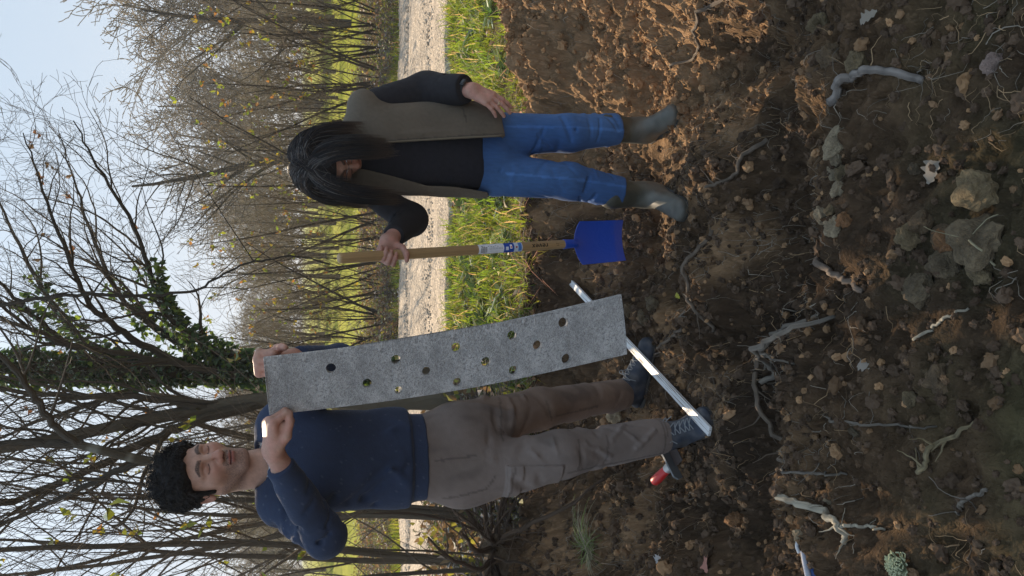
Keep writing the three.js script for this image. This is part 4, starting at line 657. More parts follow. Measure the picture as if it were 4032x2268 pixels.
  const wR = [-0.437, 1.572, -2.138], handRf = hand({ fill: true, w: wR, f: [0.96, 0.06, 0.10], n: [-0.12, 0.93, 0.34], curl: [[60, 95, 55], [66, 98, 55], [72, 100, 60], [78, 102, 60]], thumb: [[0.75, 0.4, -0.5], [0.95, -0.1, -0.3], [0.95, -0.25, -0.2]], fore: [-0.53, 1.522, -2.172], k: 0.98 });
  const gR = solid(handRf, ...around([wR, [-0.53, 1.522, -2.172], [-0.33, 1.58, -2.12]], 0.075), 0.003, { color: handColor(skin) });
  const wL = [-0.212, 1.582, -2.262], handLf = hand({ left: true, w: wL, f: [0.10, 0.30, 0.94], n: [0.05, 0.94, -0.3], curl: [[80, 95, 60], [84, 90, 60], [84, 20, 10], [88, 18, 10]], thumb: [[0.6, 0.4, -0.6], [0.8, 0.1, -0.6], [0.8, 0, -0.6]], fore: [-0.205, 1.52, -2.29], k: 0.98 });
  const gL = solid(handLf, ...around([wL, [-0.2, 1.52, -2.29], [-0.2, 1.6, -2.12], [-0.2, 1.50, -2.1]], 0.07), 0.003, { color: handColor(skin) });
  const inner = blend(0.05, rcf([-0.535, 1.45, -2.455], [-0.55, 1.1, -2.5], 0.13, 0.12, n, 0.66), rc(shR, elR, 0.045, 0.038), rc(elR, cuR, 0.038, 0.028), rc(shL, elL, 0.045, 0.038), rc(elL, cuL, 0.038, 0.028), rc(hR, kR, 0.07, 0.05), rc(kR, aR, 0.05, 0.036), rc(hL, kL, 0.07, 0.05), rc(kL, aL, 0.05, 0.036), rc([-0.54, 1.56, -2.46], [-0.54, 1.45, -2.46], 0.05, 0.08));
  const under = solid(inner, [-0.8, 0.15, -3.05], [-0.1, 1.66, -2.1], 0.016, { color: () => skin });
  part('body', mergeGeometries([headG, gR, gL, under]), skinMat, P);
  // hair: dark curly mop, shorter at the sides
  const cap = ell([0, 0.046, -0.020], [0.091, 0.094, 0.108]);
  const hairF = (x, y, z) => { const line = cut([0, 0.066, 0.088], norm3([0, -1, 0.66])), lump = 0.010 * noise3(x * 42, y * 42, z * 42) + 0.006 * noise3(x * 95, y * 95, z * 95), topk = 0.009 * sstep(0.02, 0.1, y + z * 0.35); let d = cap(x, y, z) - topk + lump; d = smax(d, line(x, y, z) + 0.012 * noise3(x * 55, y * 40, 3), 0.010); const burn = Math.min(rc([-0.073, 0.02, 0.012], [-0.070, -0.026, 0.014], 0.011, 0.006)(x, y, z), rc([0.073, 0.02, 0.012], [0.070, -0.026, 0.014], 0.011, 0.006)(x, y, z)); return smin(d, burn, 0.010); };
  const hairCol = (x, y, z) => { const w = 0.8 + 0.5 * noise3(x * 90, y * 90, z * 90); return [0.010 * w, 0.009 * w, 0.010 * w]; };
  const hg = solid(hairF, [-0.13, -0.10, -0.16], [0.13, 0.19, 0.14], 0.0035, { color: hairCol }), curls = new Buf(), pa = hg.attributes.position, na = hg.attributes.normal;
  for (let k = 0; k < 900; k++) {
    const i = Math.floor(R() * pa.count), p = V(pa.getX(i), pa.getY(i), pa.getZ(i)), nn = V(na.getX(i), na.getY(i), na.getZ(i)); if (p.y < 0.015 && R() < 0.75) continue; if (nn.y < -0.3) continue;
    const t = turnDir(nn, 1.57, R() * 6.28), b = V(0, 0, 0).crossVectors(nn, t), r = 0.005 + 0.006 * R(), pts = [], turns = 0.8 + R() * 0.9, L = 0.006 + 0.008 * R();
    for (let q = 0; q <= 10; q++) { const a = q / 10 * turns * 6.28; pts.push(p.clone().addScaledVector(nn, -0.003 + L * q / 10).addScaledVector(t, Math.cos(a) * r + L * 0.5 * q / 10).addScaledVector(b, Math.sin(a) * r)); }
    const w = 0.7 + 0.7 * R(); curls.tube(pts, (q) => 0.0016 * (1 - 0.6 * q), 4, [0.011 * w, 0.010 * w, 0.010 * w], false);
  }
  part('hair', pose(mergeGeometries([hg, curls.geo()]), hm), new THREE.MeshPhysicalMaterial({ vertexColors: true, roughness: 0.7, specularIntensity: 0.5 }), P);
}

// ------------------------------------------------ the woman
{
  const R = rng(909), P = thing('person', 'person with long dark hair in an olive jacket and blue jeans holding the shovel', 'person', [0, 0, 0]);
  const Z = [0, 0, 1], shL = [0.69, 1.265, -3.015], elL = [0.782, 1.005, -3.075], cuL = [0.768, 0.885, -2.905], shR = [0.385, 1.265, -3.0], elR = [0.272, 1.075, -3.055], cuR = [0.190, 1.168, -2.842];
  // black top
  part('black_top', solid((x, y, z) => smax(blend(0.04, rcf([0.53, 1.18, -3.0], [0.535, 0.84, -3.02], 0.148, 0.140, Z, 0.66), rc([0.44, 1.26, -3.0], [0.62, 1.26, -3.0], 0.05, 0.05), rc([0.51, 1.27, -2.99], [0.495, 1.345, -2.965], 0.055, 0.053))(x, y, z) + 0.004 * noise3(x * 12, y * 12, z * 12), 0.80 - y - 0.008 * Math.sin(x * 20), 0.008), [0.36, 0.76, -3.14], [0.72, 1.42, -2.86], 0.0065, { color: (x, y, z) => { const w = 0.85 + 0.3 * noise3(x * 60, y * 60, z * 60); return [0.014 * w, 0.014 * w, 0.022 * w]; } }), clothMat({ sheen: 0.1 }), P);
  // jacket body: open at the front
  const jc = creases([...foldsAcross(R, [0.62, 1.2, -3], [0.62, 0.72, -3], 0.13, 20, 0.011, 0.011, 0, 1, 2.6), [[0.60, 1.12, -2.88], [0.64, 0.80, -2.89], 0.012, 0.008], [[0.67, 1.18, -2.90], [0.70, 0.86, -2.91], 0.012, 0.008], [[0.66, 0.90, -2.89], [0.72, 0.88, -2.91], 0.004, 0.006], [[0.575, 1.16, -2.88], [0.60, 0.95, -2.885], 0.010, -0.005], [[0.37, 1.2, -2.9], [0.36, 0.95, -2.9], 0.010, 0.006]]);
  const jb = blend(0.05, rcf([0.54, 1.17, -3.005], [0.556, 0.78, -3.02], 0.178, 0.196, Z, 0.66), rc([0.372, 1.258, -3.005], [0.700, 1.258, -3.012], 0.068, 0.068));
  const collarJ = rc([0.42, 1.30, -3.02], [0.61, 1.30, -3.025], 0.045, 0.045);
  const open = (x, y, z) => { const t = clamp((1.30 - y) / 0.6), xl = mix(0.452, 0.395, Math.min(1, t * 2.2)) - 0.02 * sstep(0.6, 1, t), xr = mix(0.520, 0.592, Math.pow(t, 0.8)); return Math.max(xl - x, x - xr, -2.985 - z); };
  const jacket = (x, y, z) => { let d = smin(jb(x, y, z), collarJ(x, y, z), 0.03) + jc(x, y, z) + 0.003 * noise3(x * 9, y * 9, z * 9); d = Math.max(d, -(d + 0.016)); const hemY = x > 0.5 ? 0.705 + 0.03 * Math.sin((x - 0.5) * 9) : mix(0.80, 0.745, clamp((0.42 - x) / 0.1)); d = smax(d, hemY - y, 0.005); d = smax(d, -open(x, y, z), 0.006); d = smax(d, -rc([0.51, 1.29, -2.985], [0.495, 1.40, -2.96], 0.066, 0.08)(x, y, z), 0.006); for (const s of [shL, shR]) { const q = Math.hypot(x - s[0] - (s === shL ? 0.085 : -0.085), (y - s[1] + 0.10) * 0.7, z - s[2]) - 0.066; d = smax(d, -q, 0.006); } return d; };
  const olive = (x, y, z) => { const w = 0.9 + 0.2 * noise3(x * 8, y * 8, z * 8) + 0.10 * noise3(x * 80, y * 80, z * 80); const ln = z > -2.97 && (Math.abs(y - 0.885 - 0.15 * (x - 0.66)) < 0.0035 && x > 0.635 && x < 0.70 || Math.abs(x - 0.535 - 0.07 * clamp((1.30 - y) / 0.6)) < 0.0035 && y < 1.2 || Math.abs(y - 0.722) < 0.0035) ? 0.6 : 1; return [0.15 * w * ln, 0.122 * w * ln, 0.09 * w * ln]; };
  const jk = part('jacket', solid(jacket, [0.30, 0.66, -3.18], [0.80, 1.40, -2.84], 0.0055, { color: olive }), clothMat({ sheen: 0.2 }), P);
  // zip edge on the left front
  const zb = new Buf(), zp = []; for (let k = 0; k <= 20; k++) { const y = mix(1.22, 0.715, k / 20), t = clamp((1.30 - y) / 0.6), x = mix(0.520, 0.592, Math.pow(t, 0.8)) + 0.004; let z = -2.84; for (; z > -3; z -= 0.002) if (jacket(x + 0.006, y, z) < 0) break; zp.push(V(x, y, z + 0.002)); }
  zb.tube(zp, () => 0.0035, 5, [0.20, 0.17, 0.12]); zb.tube([zp[20].clone(), zp[20].clone().add(V(0.004, -0.03, 0.004))], () => 0.004, 5, [0.45, 0.40, 0.28]); part('zip', zb.geo(), twigMat, jk);
  // sleeves
  const sc = creases([...foldsAcross(R, shL, elL, 0.06, 8, 0.010, 0.007), ...foldsAcross(R, elL, cuL, 0.055, 7, 0.009, 0.007), ...foldsAcross(R, shR, elR, 0.055, 9, 0.010, 0.009), ...foldsAcross(R, elR, cuR, 0.05, 9, 0.008, 0.008)]);
  const black = (x, y, z) => { const w = 0.85 + 0.3 * noise3(x * 50, y * 50, z * 50); return [0.020 * w, 0.019 * w, 0.024 * w]; };
  [[shL, elL, cuL, 0.084], [shR, elR, cuR, 0.063]].forEach(([s, e, c, r]) => { const s2 = [mix(s[0], e[0], 0.16), mix(s[1], e[1], 0.16), mix(s[2], e[2], 0.16)], f = blend(0.03, rc(s2, e, r * 0.80, r), rc(e, c, r, r * 0.66)), end = cut(c, add3(c, e, -1)); part('sleeve', solid((x, y, z) => smax(f(x, y, z) + sc(x, y, z), end(x, y, z), 0.006), ...around([s, e, c], 0.105), 0.006, { color: black }), clothMat({ sheen: 0.15 }), P); });
  // jeans
  const hL = [0.622, 0.735, -3.03], kL = [0.636, 0.435, -2.985], aL = [0.668, 0.215, -3.0], hR = [0.462, 0.735, -3.03], kR = [0.430, 0.455, -2.93], aR = [0.392, 0.225, -2.93];
  const jcr = creases([...foldsAcross(R, hL, kL, 0.08, 12, 0.009, 0.008, 0, 1, 1.4), ...foldsAcross(R, kL, aL, 0.068, 14, 0.008, 0.010), ...foldsAcross(R, hR, kR, 0.08, 12, 0.009, 0.008, 0, 1, 1.4), ...foldsAcross(R, kR, aR, 0.066, 14, 0.008, 0.010), [[0.55, 0.70, -2.95], [0.62, 0.73, -2.94], 0.008, 0.006], [[0.53, 0.70, -2.95], [0.46, 0.74, -2.94], 0.008, 0.006], [[0.60, 0.36, -2.92], [0.68, 0.37, -2.92], 0.007, 0.008], [[0.39, 0.40, -2.86], [0.47, 0.39, -2.86], 0.007, 0.008]]);
  const jl = (x, y, z) => smin(smin(blend(0.03, rc(hL, kL, 0.090, 0.074), rc(kL, aL, 0.074, 0.066))(x, y, z), blend(0.03, rc(hR, kR, 0.088, 0.072), rc(kR, aR, 0.072, 0.064))(x, y, z), 0.014), rcf([0.540, 0.84, -3.03], [0.542, 0.76, -3.035], 0.132, 0.148, Z, 0.72)(x, y, z), 0.04);
  const jcL = cut(aL, add3(aL, kL, -1)), jcR = cut(aR, [-0.15, -1, 0.1]);
  const LL = blend(0.03, rc(hL, kL, 0.090, 0.074), rc(kL, aL, 0.074, 0.066)), RR = blend(0.03, rc(hR, kR, 0.088, 0.072), rc(kR, aR, 0.072, 0.064)), HH = rcf([0.540, 0.84, -3.03], [0.542, 0.76, -3.035], 0.132, 0.148, Z, 0.72);
  const jeans = (x, y, z) => smax(smin(smin(smax(LL(x, y, z), jcL(x, y, z), 0.005), smax(RR(x, y, z), jcR(x, y, z), 0.005), 0.014), HH(x, y, z), 0.04) + jcr(x, y, z), y - 0.90, 0.004);
  const denim = (x, y, z) => { const w = 0.9 + 0.25 * noise3(x * 9, y * 9, z * 9) + 0.16 * noise3(x * 120, y * 25, z * 120), wear = clamp(0.15 + 0.8 * noise3(x * 5 + 2, y * 3, z * 5)); const seam = y < 0.72 && z > -2.95 && (Math.abs(x - mix(0.640, 0.650, (0.7 - y) / 0.5)) < 0.0045 || Math.abs(x - mix(0.450, 0.405, (0.7 - y) / 0.5)) < 0.0045) ? 1.45 : 1; return [mix(0.034, 0.08, wear) * w * seam, mix(0.10, 0.18, wear) * w * seam, mix(0.27, 0.38, wear) * w * seam]; };
  part('jeans', solid(jeans, [0.30, 0.15, -3.18], [0.76, 0.93, -2.80], 0.006, { color: denim }), clothMat({ sheen: 0.1 }), P);
  // rubber boots
  const rub = (x, y, z) => { const w = 0.85 + 0.3 * noise3(x * 25, y * 25, z * 25), mud = sstep(0.12, 0.2, y + 0.05 * noise3(x * 14, y * 14, z * 14)); return [mix(0.135, 0.06, mud) * w, mix(0.132, 0.06, mud) * w, mix(0.112, 0.044, mud) * w]; };
  const bm = new THREE.MeshPhysicalMaterial({ vertexColors: true, roughness: 0.48, bumpMap: weave.soft, bumpScale: 0.0008 });
  [[[0.668, 0.008, -3.075], [0.715, 0.008, -2.83], [0.672, 0.25, -3.005], [0.672, 0.26, -3.005], 'L'], [[0.395, 0.020, -2.955], [0.295, 0.020, -2.735], [0.385, 0.26, -2.93], [0.385, 0.27, -2.93], 'R']].forEach(([h, t, a, tp, w]) => {
    const s = shoeField(h, t, [a[0], h[1] + 0.11, a[2] - 0.0], 0.046, 0.094, 0.70), shaft = rc([mix(a[0], h[0], 0.5), h[1] + 0.07, mix(a[2], h[2], 0.4)], tp, 0.047, 0.061), ct = cut([0, h[1] + 0.29, 0], [0, 1, 0]);
    const b = part('rubber_boot', solid((x, y, z) => smax(smin(s.upper(x, y, z), shaft(x, y, z), 0.03), ct(x, y, z), 0.006) + 0.002 * noise3(x * 16, y * 16, z * 16), ...around([h, t, tp], 0.09), 0.0055, { color: rub }), bm, P); part('sole', solid(s.sole, ...around([h, t], 0.08), 0.0055), std(0.05, 0.05, 0.048), b);
  });
  // skin
  const skin = [0.46, 0.285, 0.215], hm = headMatrix([0.462, 1.398, -2.925], -18 * Math.PI / 180, 48 * Math.PI / 180, 4 * Math.PI / 180, 0.98), inv = hm.clone().invert(), nb = V(0.51, 1.25, -3.0).applyMatrix4(inv);
  const headG = pose(solid(headField({ neck: [nb.x, nb.y, nb.z], nr: 0.046 }), [-0.12, -0.25, -0.18], [0.12, 0.14, 0.135], 0.003, { color: headColor([0.56, 0.33, 0.245], { brow: [0.06, 0.045, 0.035] }) }), hm);
  const wL = [0.764, 0.870, -2.892], gL = solid(hand({ left: true, w: wL, f: [-0.44, -0.86, 0.22], n: [0.42, 0.06, 0.9], curl: [[12, 14, 10], [14, 16, 10], [16, 18, 12], [20, 20, 14]], spread: 0.05, thumb: [[0.6, 0.35, -0.7], [0.8, 0.1, -0.5], [0.9, 0, -0.3]], fore: [0.772, 0.93, -2.96], k: 0.97 }), ...around([wL, [0.772, 0.93, -2.96], [0.66, 0.70, -2.83]], 0.06), 0.003, { color: handColor([0.50, 0.30, 0.23]) });
  const wR = [0.178, 1.186, -2.822], gR = solid(hand({ w: wR, f: [-0.90, 0.26, 0.30], n: [-0.05, 0.1, -0.99], curl: [[62, 82, 52], [66, 82, 52], [70, 84, 52], [74, 86, 52]], thumb: [[0.35, 0.55, -0.75], [0.75, 0.5, -0.45], [0.95, 0.25, -0.1]], fore: [0.20, 1.16, -2.86], k: 0.95 }), ...around([wR, [0.2, 1.16, -2.86], [0.09, 1.22, -2.76]], 0.065), 0.003, { color: handColor([0.44, 0.26, 0.2]) });
  const under = solid(blend(0.05, rcf([0.53, 1.17, -3.0], [0.54, 0.82, -3.03], 0.12, 0.11, Z, 0.6), rc([0.51, 1.28, -3.0], [0.52, 1.2, -3.0], 0.045, 0.08), rc(shL, elL, 0.04, 0.035), rc(elL, cuL, 0.035, 0.025), rc(shR, elR, 0.04, 0.035), rc(elR, cuR, 0.035, 0.025), rc(hL, kL, 0.065, 0.048), rc(kL, [0.68, 0.09, -3.03], 0.048, 0.034), rc(hR, kR, 0.065, 0.048), rc(kR, [0.38, 0.1, -2.94], 0.048, 0.034)), [0.1, 0.02, -3.2], [0.9, 1.36, -2.8], 0.016, { color: () => skin });
  const body = part('body', mergeGeometries([headG, gL, gR, under]), skinMat, P);
  // hair: long, parted, falling forward on both sides
  const hair = new Buf(), gl = V(0, -1, 0).transformDirection(inv), cr = [0.0735 + 0.007, 0.084 + 0.012, 0.095 + 0.012], cc = [0, 0.034, -0.014];
  const out = (p, m) => { const q = V((p.x - cc[0]) / (cr[0] + m), (p.y - cc[1]) / (cr[1] + m), (p.z - cc[2]) / (cr[2] + m)), l = q.length(); if (l < 1) { const k = 1 / Math.max(l, 0.2); p.set(cc[0] + (p.x - cc[0]) * k, cc[1] + (p.y - cc[1]) * k, cc[2] + (p.z - cc[2]) * k); } };
  const fz0 = V(0, 0, 1).transformDirection(inv), shs = [[shL, 0.07], [shR, 0.06], [[0.54, 1.16, -3.0], 0.12], [[0.51, 1.25, -3.0], 0.07]].map(([p, r]) => [V(...p).applyMatrix4(inv), r]);
  for (let k = 0; k < 6200; k++) {
    const th = Math.acos(1 - R() * 0.98), ph = R() * 6.2832, sx = Math.sin(th) * Math.cos(ph), sz = Math.sin(th) * Math.sin(ph), sy = Math.cos(th);
    if (sz > 0.78 && sy < 0.55) continue;                            // forehead stays free below the hairline
    const lay = R() * R() * 0.006, p = V(cc[0] + sx * cr[0], cc[1] + sy * cr[1], cc[2] + sz * cr[2]), side = sx + 0.06 * (R() - 0.5) >= 0.04 ? 1 : -1, pts = [p.clone()];
    const d = V(side * 0.4, 0.05, sz > 0.2 ? 0.25 : -0.5 + 0.5 * sz).normalize(), fringe = sz > 0.42 && sx > -0.55 && sx < -0.05 && R() < 0.5, len = fringe ? 0.085 + 0.05 * R() : (side > 0 ? 0.15 : 0.19) + 0.09 * R() + (sy > 0.6 ? 0.05 : 0), N = 13, st = len / N, cx = R() * 6, wv = 0.35 * R();
    for (let i = 0; i < N; i++) {
      d.addScaledVector(gl, 0.30 + 0.04 * i); d.x += 0.05 * Math.sin(i * 0.8 + cx) * wv; d.z += 0.05 * Math.cos(i * 0.7 + cx) * wv; d.normalize(); p.addScaledVector(d, st); out(p, lay);
      // keep the face clear
      if (fringe) { d.z += 0.10; d.x *= 0.8; pts.push(p.clone()); continue; }
      const fx = p.x - 0.0, fy = p.y + 0.02, fz = p.z - 0.06, fl = Math.hypot(fx / 0.080, fy / 0.115, fz / 0.115); if (fl < 1) p.x += side * (1 - fl) * 0.10;
      for (const [c, r] of shs) { const q = p.clone().sub(c), l = q.length(); if (l < r) p.addScaledVector(fz0, (r - l) * 1.0); }
      pts.push(p.clone());
    }
    const grey = sy > 0.85 && R() < 0.12 || R() < 0.012, brown = R() < 0.12, w = 0.8 + 0.4 * R(), c = grey ? [0.20 * w, 0.19 * w, 0.18 * w] : brown ? [0.06 * w, 0.036 * w, 0.022 * w] : [0.013 * w, 0.012 * w, 0.014 * w];
    hair.tube(pts, (t) => 0.00095 * (1 - 0.7 * t * t), 3, (t) => { const k = 0.8 * sstep(0.55, 1, t); return [mix(c[0], 0.085, k), mix(c[1], 0.052, k), mix(c[2], 0.032, k)]; }, false);
  }
  for (let k = 0; k < 60; k++) { const a = R() * 6.28, th = 0.2 + R() * 0.9, p = V(cc[0] + Math.sin(th) * Math.cos(a) * cr[0], cc[1] + Math.cos(th) * cr[1], cc[2] + Math.sin(th) * Math.sin(a) * cr[2]), d = p.clone().sub(V(...cc)).normalize(), t = turnDir(d, 1.2, R() * 6.28), L = 0.02 + 0.04 * R(); hair.tube([p, p.clone().addScaledVector(d, L * 0.4).addScaledVector(t, L * 0.4), p.clone().addScaledVector(d, L * 0.5).addScaledVector(t, L)], () => 0.0006, 3, [0.12, 0.10, 0.09], false); }
  const capF = (x, y, z) => smax(ell(cc, [cr[0] - 0.003, cr[1] - 0.003, cr[2] - 0.003])(x, y, z), cut([0, 0.055, 0.085], norm3([0, -1, 0.9]))(x, y, z), 0.01);
  const hg = solid(capF, [-0.12, -0.1, -0.16], [0.12, 0.16, 0.13], 0.004, { color: () => [0.022, 0.019, 0.02] });
  part('hair', pose(mergeGeometries([hg, hair.geo()]), hm), new THREE.MeshPhysicalMaterial({ vertexColors: true, roughness: 0.45, specularIntensity: 0.6, sheen: 0.05, sheenColor: lin(0.2, 0.2, 0.24) }), P);
  const ring = part('ring', new THREE.TorusGeometry(0.0098, 0.0014, 8, 20), std(0.75, 0.6, 0.35, { metalness: 1, roughness: 0.25 }), P); ring.position.set(0.706, 0.765, -2.856); ring.quaternion.setFromUnitVectors(V(0, 0, 1), V(-0.44, -0.86, 0.22).normalize());
  // glasses
  const gb = new Buf(), oval = (cx) => { const p = []; for (let k = 0; k <= 24; k++) { const a = k / 24 * 6.2832, e = (v) => Math.sign(v) * Math.pow(Math.abs(v), 0.7); p.push(V(cx + 0.024 * e(Math.cos(a)), -0.004 + 0.015 * e(Math.sin(a)), 0.094 - 0.16 * Math.pow(Math.abs(cx + 0.024 * Math.cos(a)) , 1.6) * 4)); } return p; };
  const G = thing('glasses', 'thin silver-rimmed glasses on the woman\'s lowered face', 'glasses', [0.462, 1.398, -2.925]); G.quaternion.setFromEuler(new THREE.Euler(48 * Math.PI / 180, -18 * Math.PI / 180, 4 * Math.PI / 180, 'YXZ'));
  const gm = std(0.55, 0.55, 0.55, { metalness: 1, roughness: 0.22 }), glass = new THREE.MeshPhysicalMaterial({ color: 0xffffff, transmission: 1, roughness: 0.02, thickness: 0 });
  for (const sx of [-1, 1]) { const b = new Buf(), o = oval(sx * 0.031); b.tube(o, () => 0.0014, 6, [1, 1, 1], false); const f = part('rim', b.geo(), gm, G); const sh = new THREE.Shape(); o.forEach((p, i) => i ? sh.lineTo(p.x, p.y) : sh.moveTo(p.x, p.y)); const lg = new THREE.ShapeGeometry(sh); lg.translate(0, 0, 0.088); part('lens', lg, glass, f); const tb = new Buf(); tb.tube(spline([[sx * 0.055, 0.004, 0.078], [sx * 0.075, 0.004, 0.055], [sx * 0.082, 0.002, -0.01]], 10), () => 0.0014, 6, [1, 1, 1]); part('temple', tb.geo(), gm, G); }
  gb.tube(spline([[-0.008, 0.002, 0.094], [0, 0.005, 0.098], [0.008, 0.002, 0.094]], 8), () => 0.0013, 6, [1, 1, 1]); part('bridge', gb.geo(), gm, G);
  // wristwatch
  const wc = add3(wL, [0.005, 0.022, -0.022]), wf = V(-0.30, -0.74, 0.60).normalize(), W = thing('wristwatch', 'black square wristwatch on the woman\'s wrist below the dark sleeve', 'watch', wc); W.quaternion.setFromUnitVectors(V(0, 0, 1), wf);
  const st = part('strap', new THREE.TorusGeometry(0.0295, 0.004, 10, 40), std(0.02, 0.02, 0.022, { roughness: 0.6 }), W); st.scale.set(1, 0.92, 2.6);
  const qi = W.quaternion.clone().invert(), nl = V(0.42, 0.06, 0.9).applyQuaternion(qi); nl.z = 0; nl.normalize();
  const cs = part('case', new RoundedBoxGeometry(0.032, 0.011, 0.034, 3, 0.004), std(0.03, 0.03, 0.033, { roughness: 0.35 }), W); cs.position.copy(nl.clone().multiplyScalar(0.0325)); cs.quaternion.setFromUnitVectors(V(0, 1, 0), nl);
  const face = part('face', new RoundedBoxGeometry(0.024, 0.002, 0.025, 2, 0.0009), std(0.012, 0.013, 0.016, { roughness: 0.12 }), cs); face.position.y = 0.006;
}
// ---------------------------------------------------------------- felt strip with round holes
{
  const TL = V(-0.335, 1.577, -2.15), TR = V(-0.184, 1.591, -2.13), BR = V(-0.020, 0.609, -2.06), BL = V(-0.190, 0.591, -2.06), th = 0.016;
  const W = 0.151, L = 0.94, sh = new THREE.Shape(); sh.moveTo(0, 0); const seg = 40;
  for (let k = 1; k <= seg; k++) sh.lineTo(0, L * k / seg); for (let k = 1; k <= 8; k++) sh.lineTo(W * k / 8, L); for (let k = 1; k <= seg; k++) sh.lineTo(W, L - L * k / seg); for (let k = 1; k < 8; k++) sh.lineTo(W - W * k / 8, 0);
  // hole places: [along from the top, across from the left], read off the strip
  const holes = [[0.170, 0.70, 0.0125], [0.262, 0.36, 0.0115], [0.345, 0.70, 0.012], [0.345, 0.16, 0.010], [0.425, 0.42, 0.011], [0.513, 0.74, 0.012], [0.508, 0.14, 0.011], [0.592, 0.40, 0.012], [0.672, 0.76, 0.0115], [0.668, 0.16, 0.0115], [0.742, 0.50, 0.0118], [0.822, 0.78, 0.0125], [0.822, 0.16, 0.0125]];
  for (const [t, s, r] of holes) { const p = new THREE.Path(); p.absarc(s * W, t * L, r, 0, Math.PI * 2, true); sh.holes.push(p); }
  // dense point grid: cut the shape into a fine mesh by extruding, then bending
  let g = new THREE.ExtrudeGeometry(sh, { depth: th, bevelEnabled: true, bevelThickness: 0.0016, bevelSize: 0.0014, bevelSegments: 2, curveSegments: 20, steps: 1 });
  const p = g.attributes.position, uv = g.attributes.uv, a = V(0, 0, 0), b = V(0, 0, 0), n = V(0, 0, 0);
  for (let i = 0; i < p.count; i++) {
    const s = p.getX(i) / W, t = p.getY(i) / L, z = p.getZ(i) - th / 2; uv.setXY(i, p.getX(i), p.getY(i));
    a.copy(TL).lerp(BL, t); b.copy(TR).lerp(BR, t); n.crossVectors(b.clone().sub(a), TL.clone().sub(BL)).normalize();
    a.lerp(b, s); const bow = Math.sin(Math.PI * t); a.x -= 0.022 * bow; a.z += -0.012 * bow + 0.006 * Math.sin(s * 3.1); a.addScaledVector(n, -z); p.setXYZ(i, a.x, a.y, a.z);
  }
  g.computeVertexNormals();
  const f1 = tileNoise(512, 8, 6, 81), f2 = tileNoise(512, 128, 1, 82), f3 = tileNoise(512, 32, 3, 83);
  const m = new THREE.MeshPhysicalMaterial({ roughness: 1, sheen: 0.25, sheenRoughness: 0.7, sheenColor: lin(0.5, 0.5, 0.5), map: rgbTex(512, (x, y, i) => { const v = 0.42 + 0.19 * (f1[i] - 0.5) + 0.16 * (f2[i] - 0.5) - 0.16 * sstep(0.30, 0.12, f3[i]) * sstep(0.3, 0.7, f1[i]); return [v * 1.04, v * 1.0, v * 0.97]; }, 1 / 0.19), bumpMap: grayTex(512, (x, y, i) => 0.5 * f2[i] + 0.5 * f3[i], 1 / 0.19), bumpScale: 0.003 });
  const o = TL.clone(); g.translate(-o.x, -o.y, -o.z); top('felt_strip', g, m, 'long grey felt strip with staggered round holes, held up by its top corners', 'felt strip').position.copy(o);
}
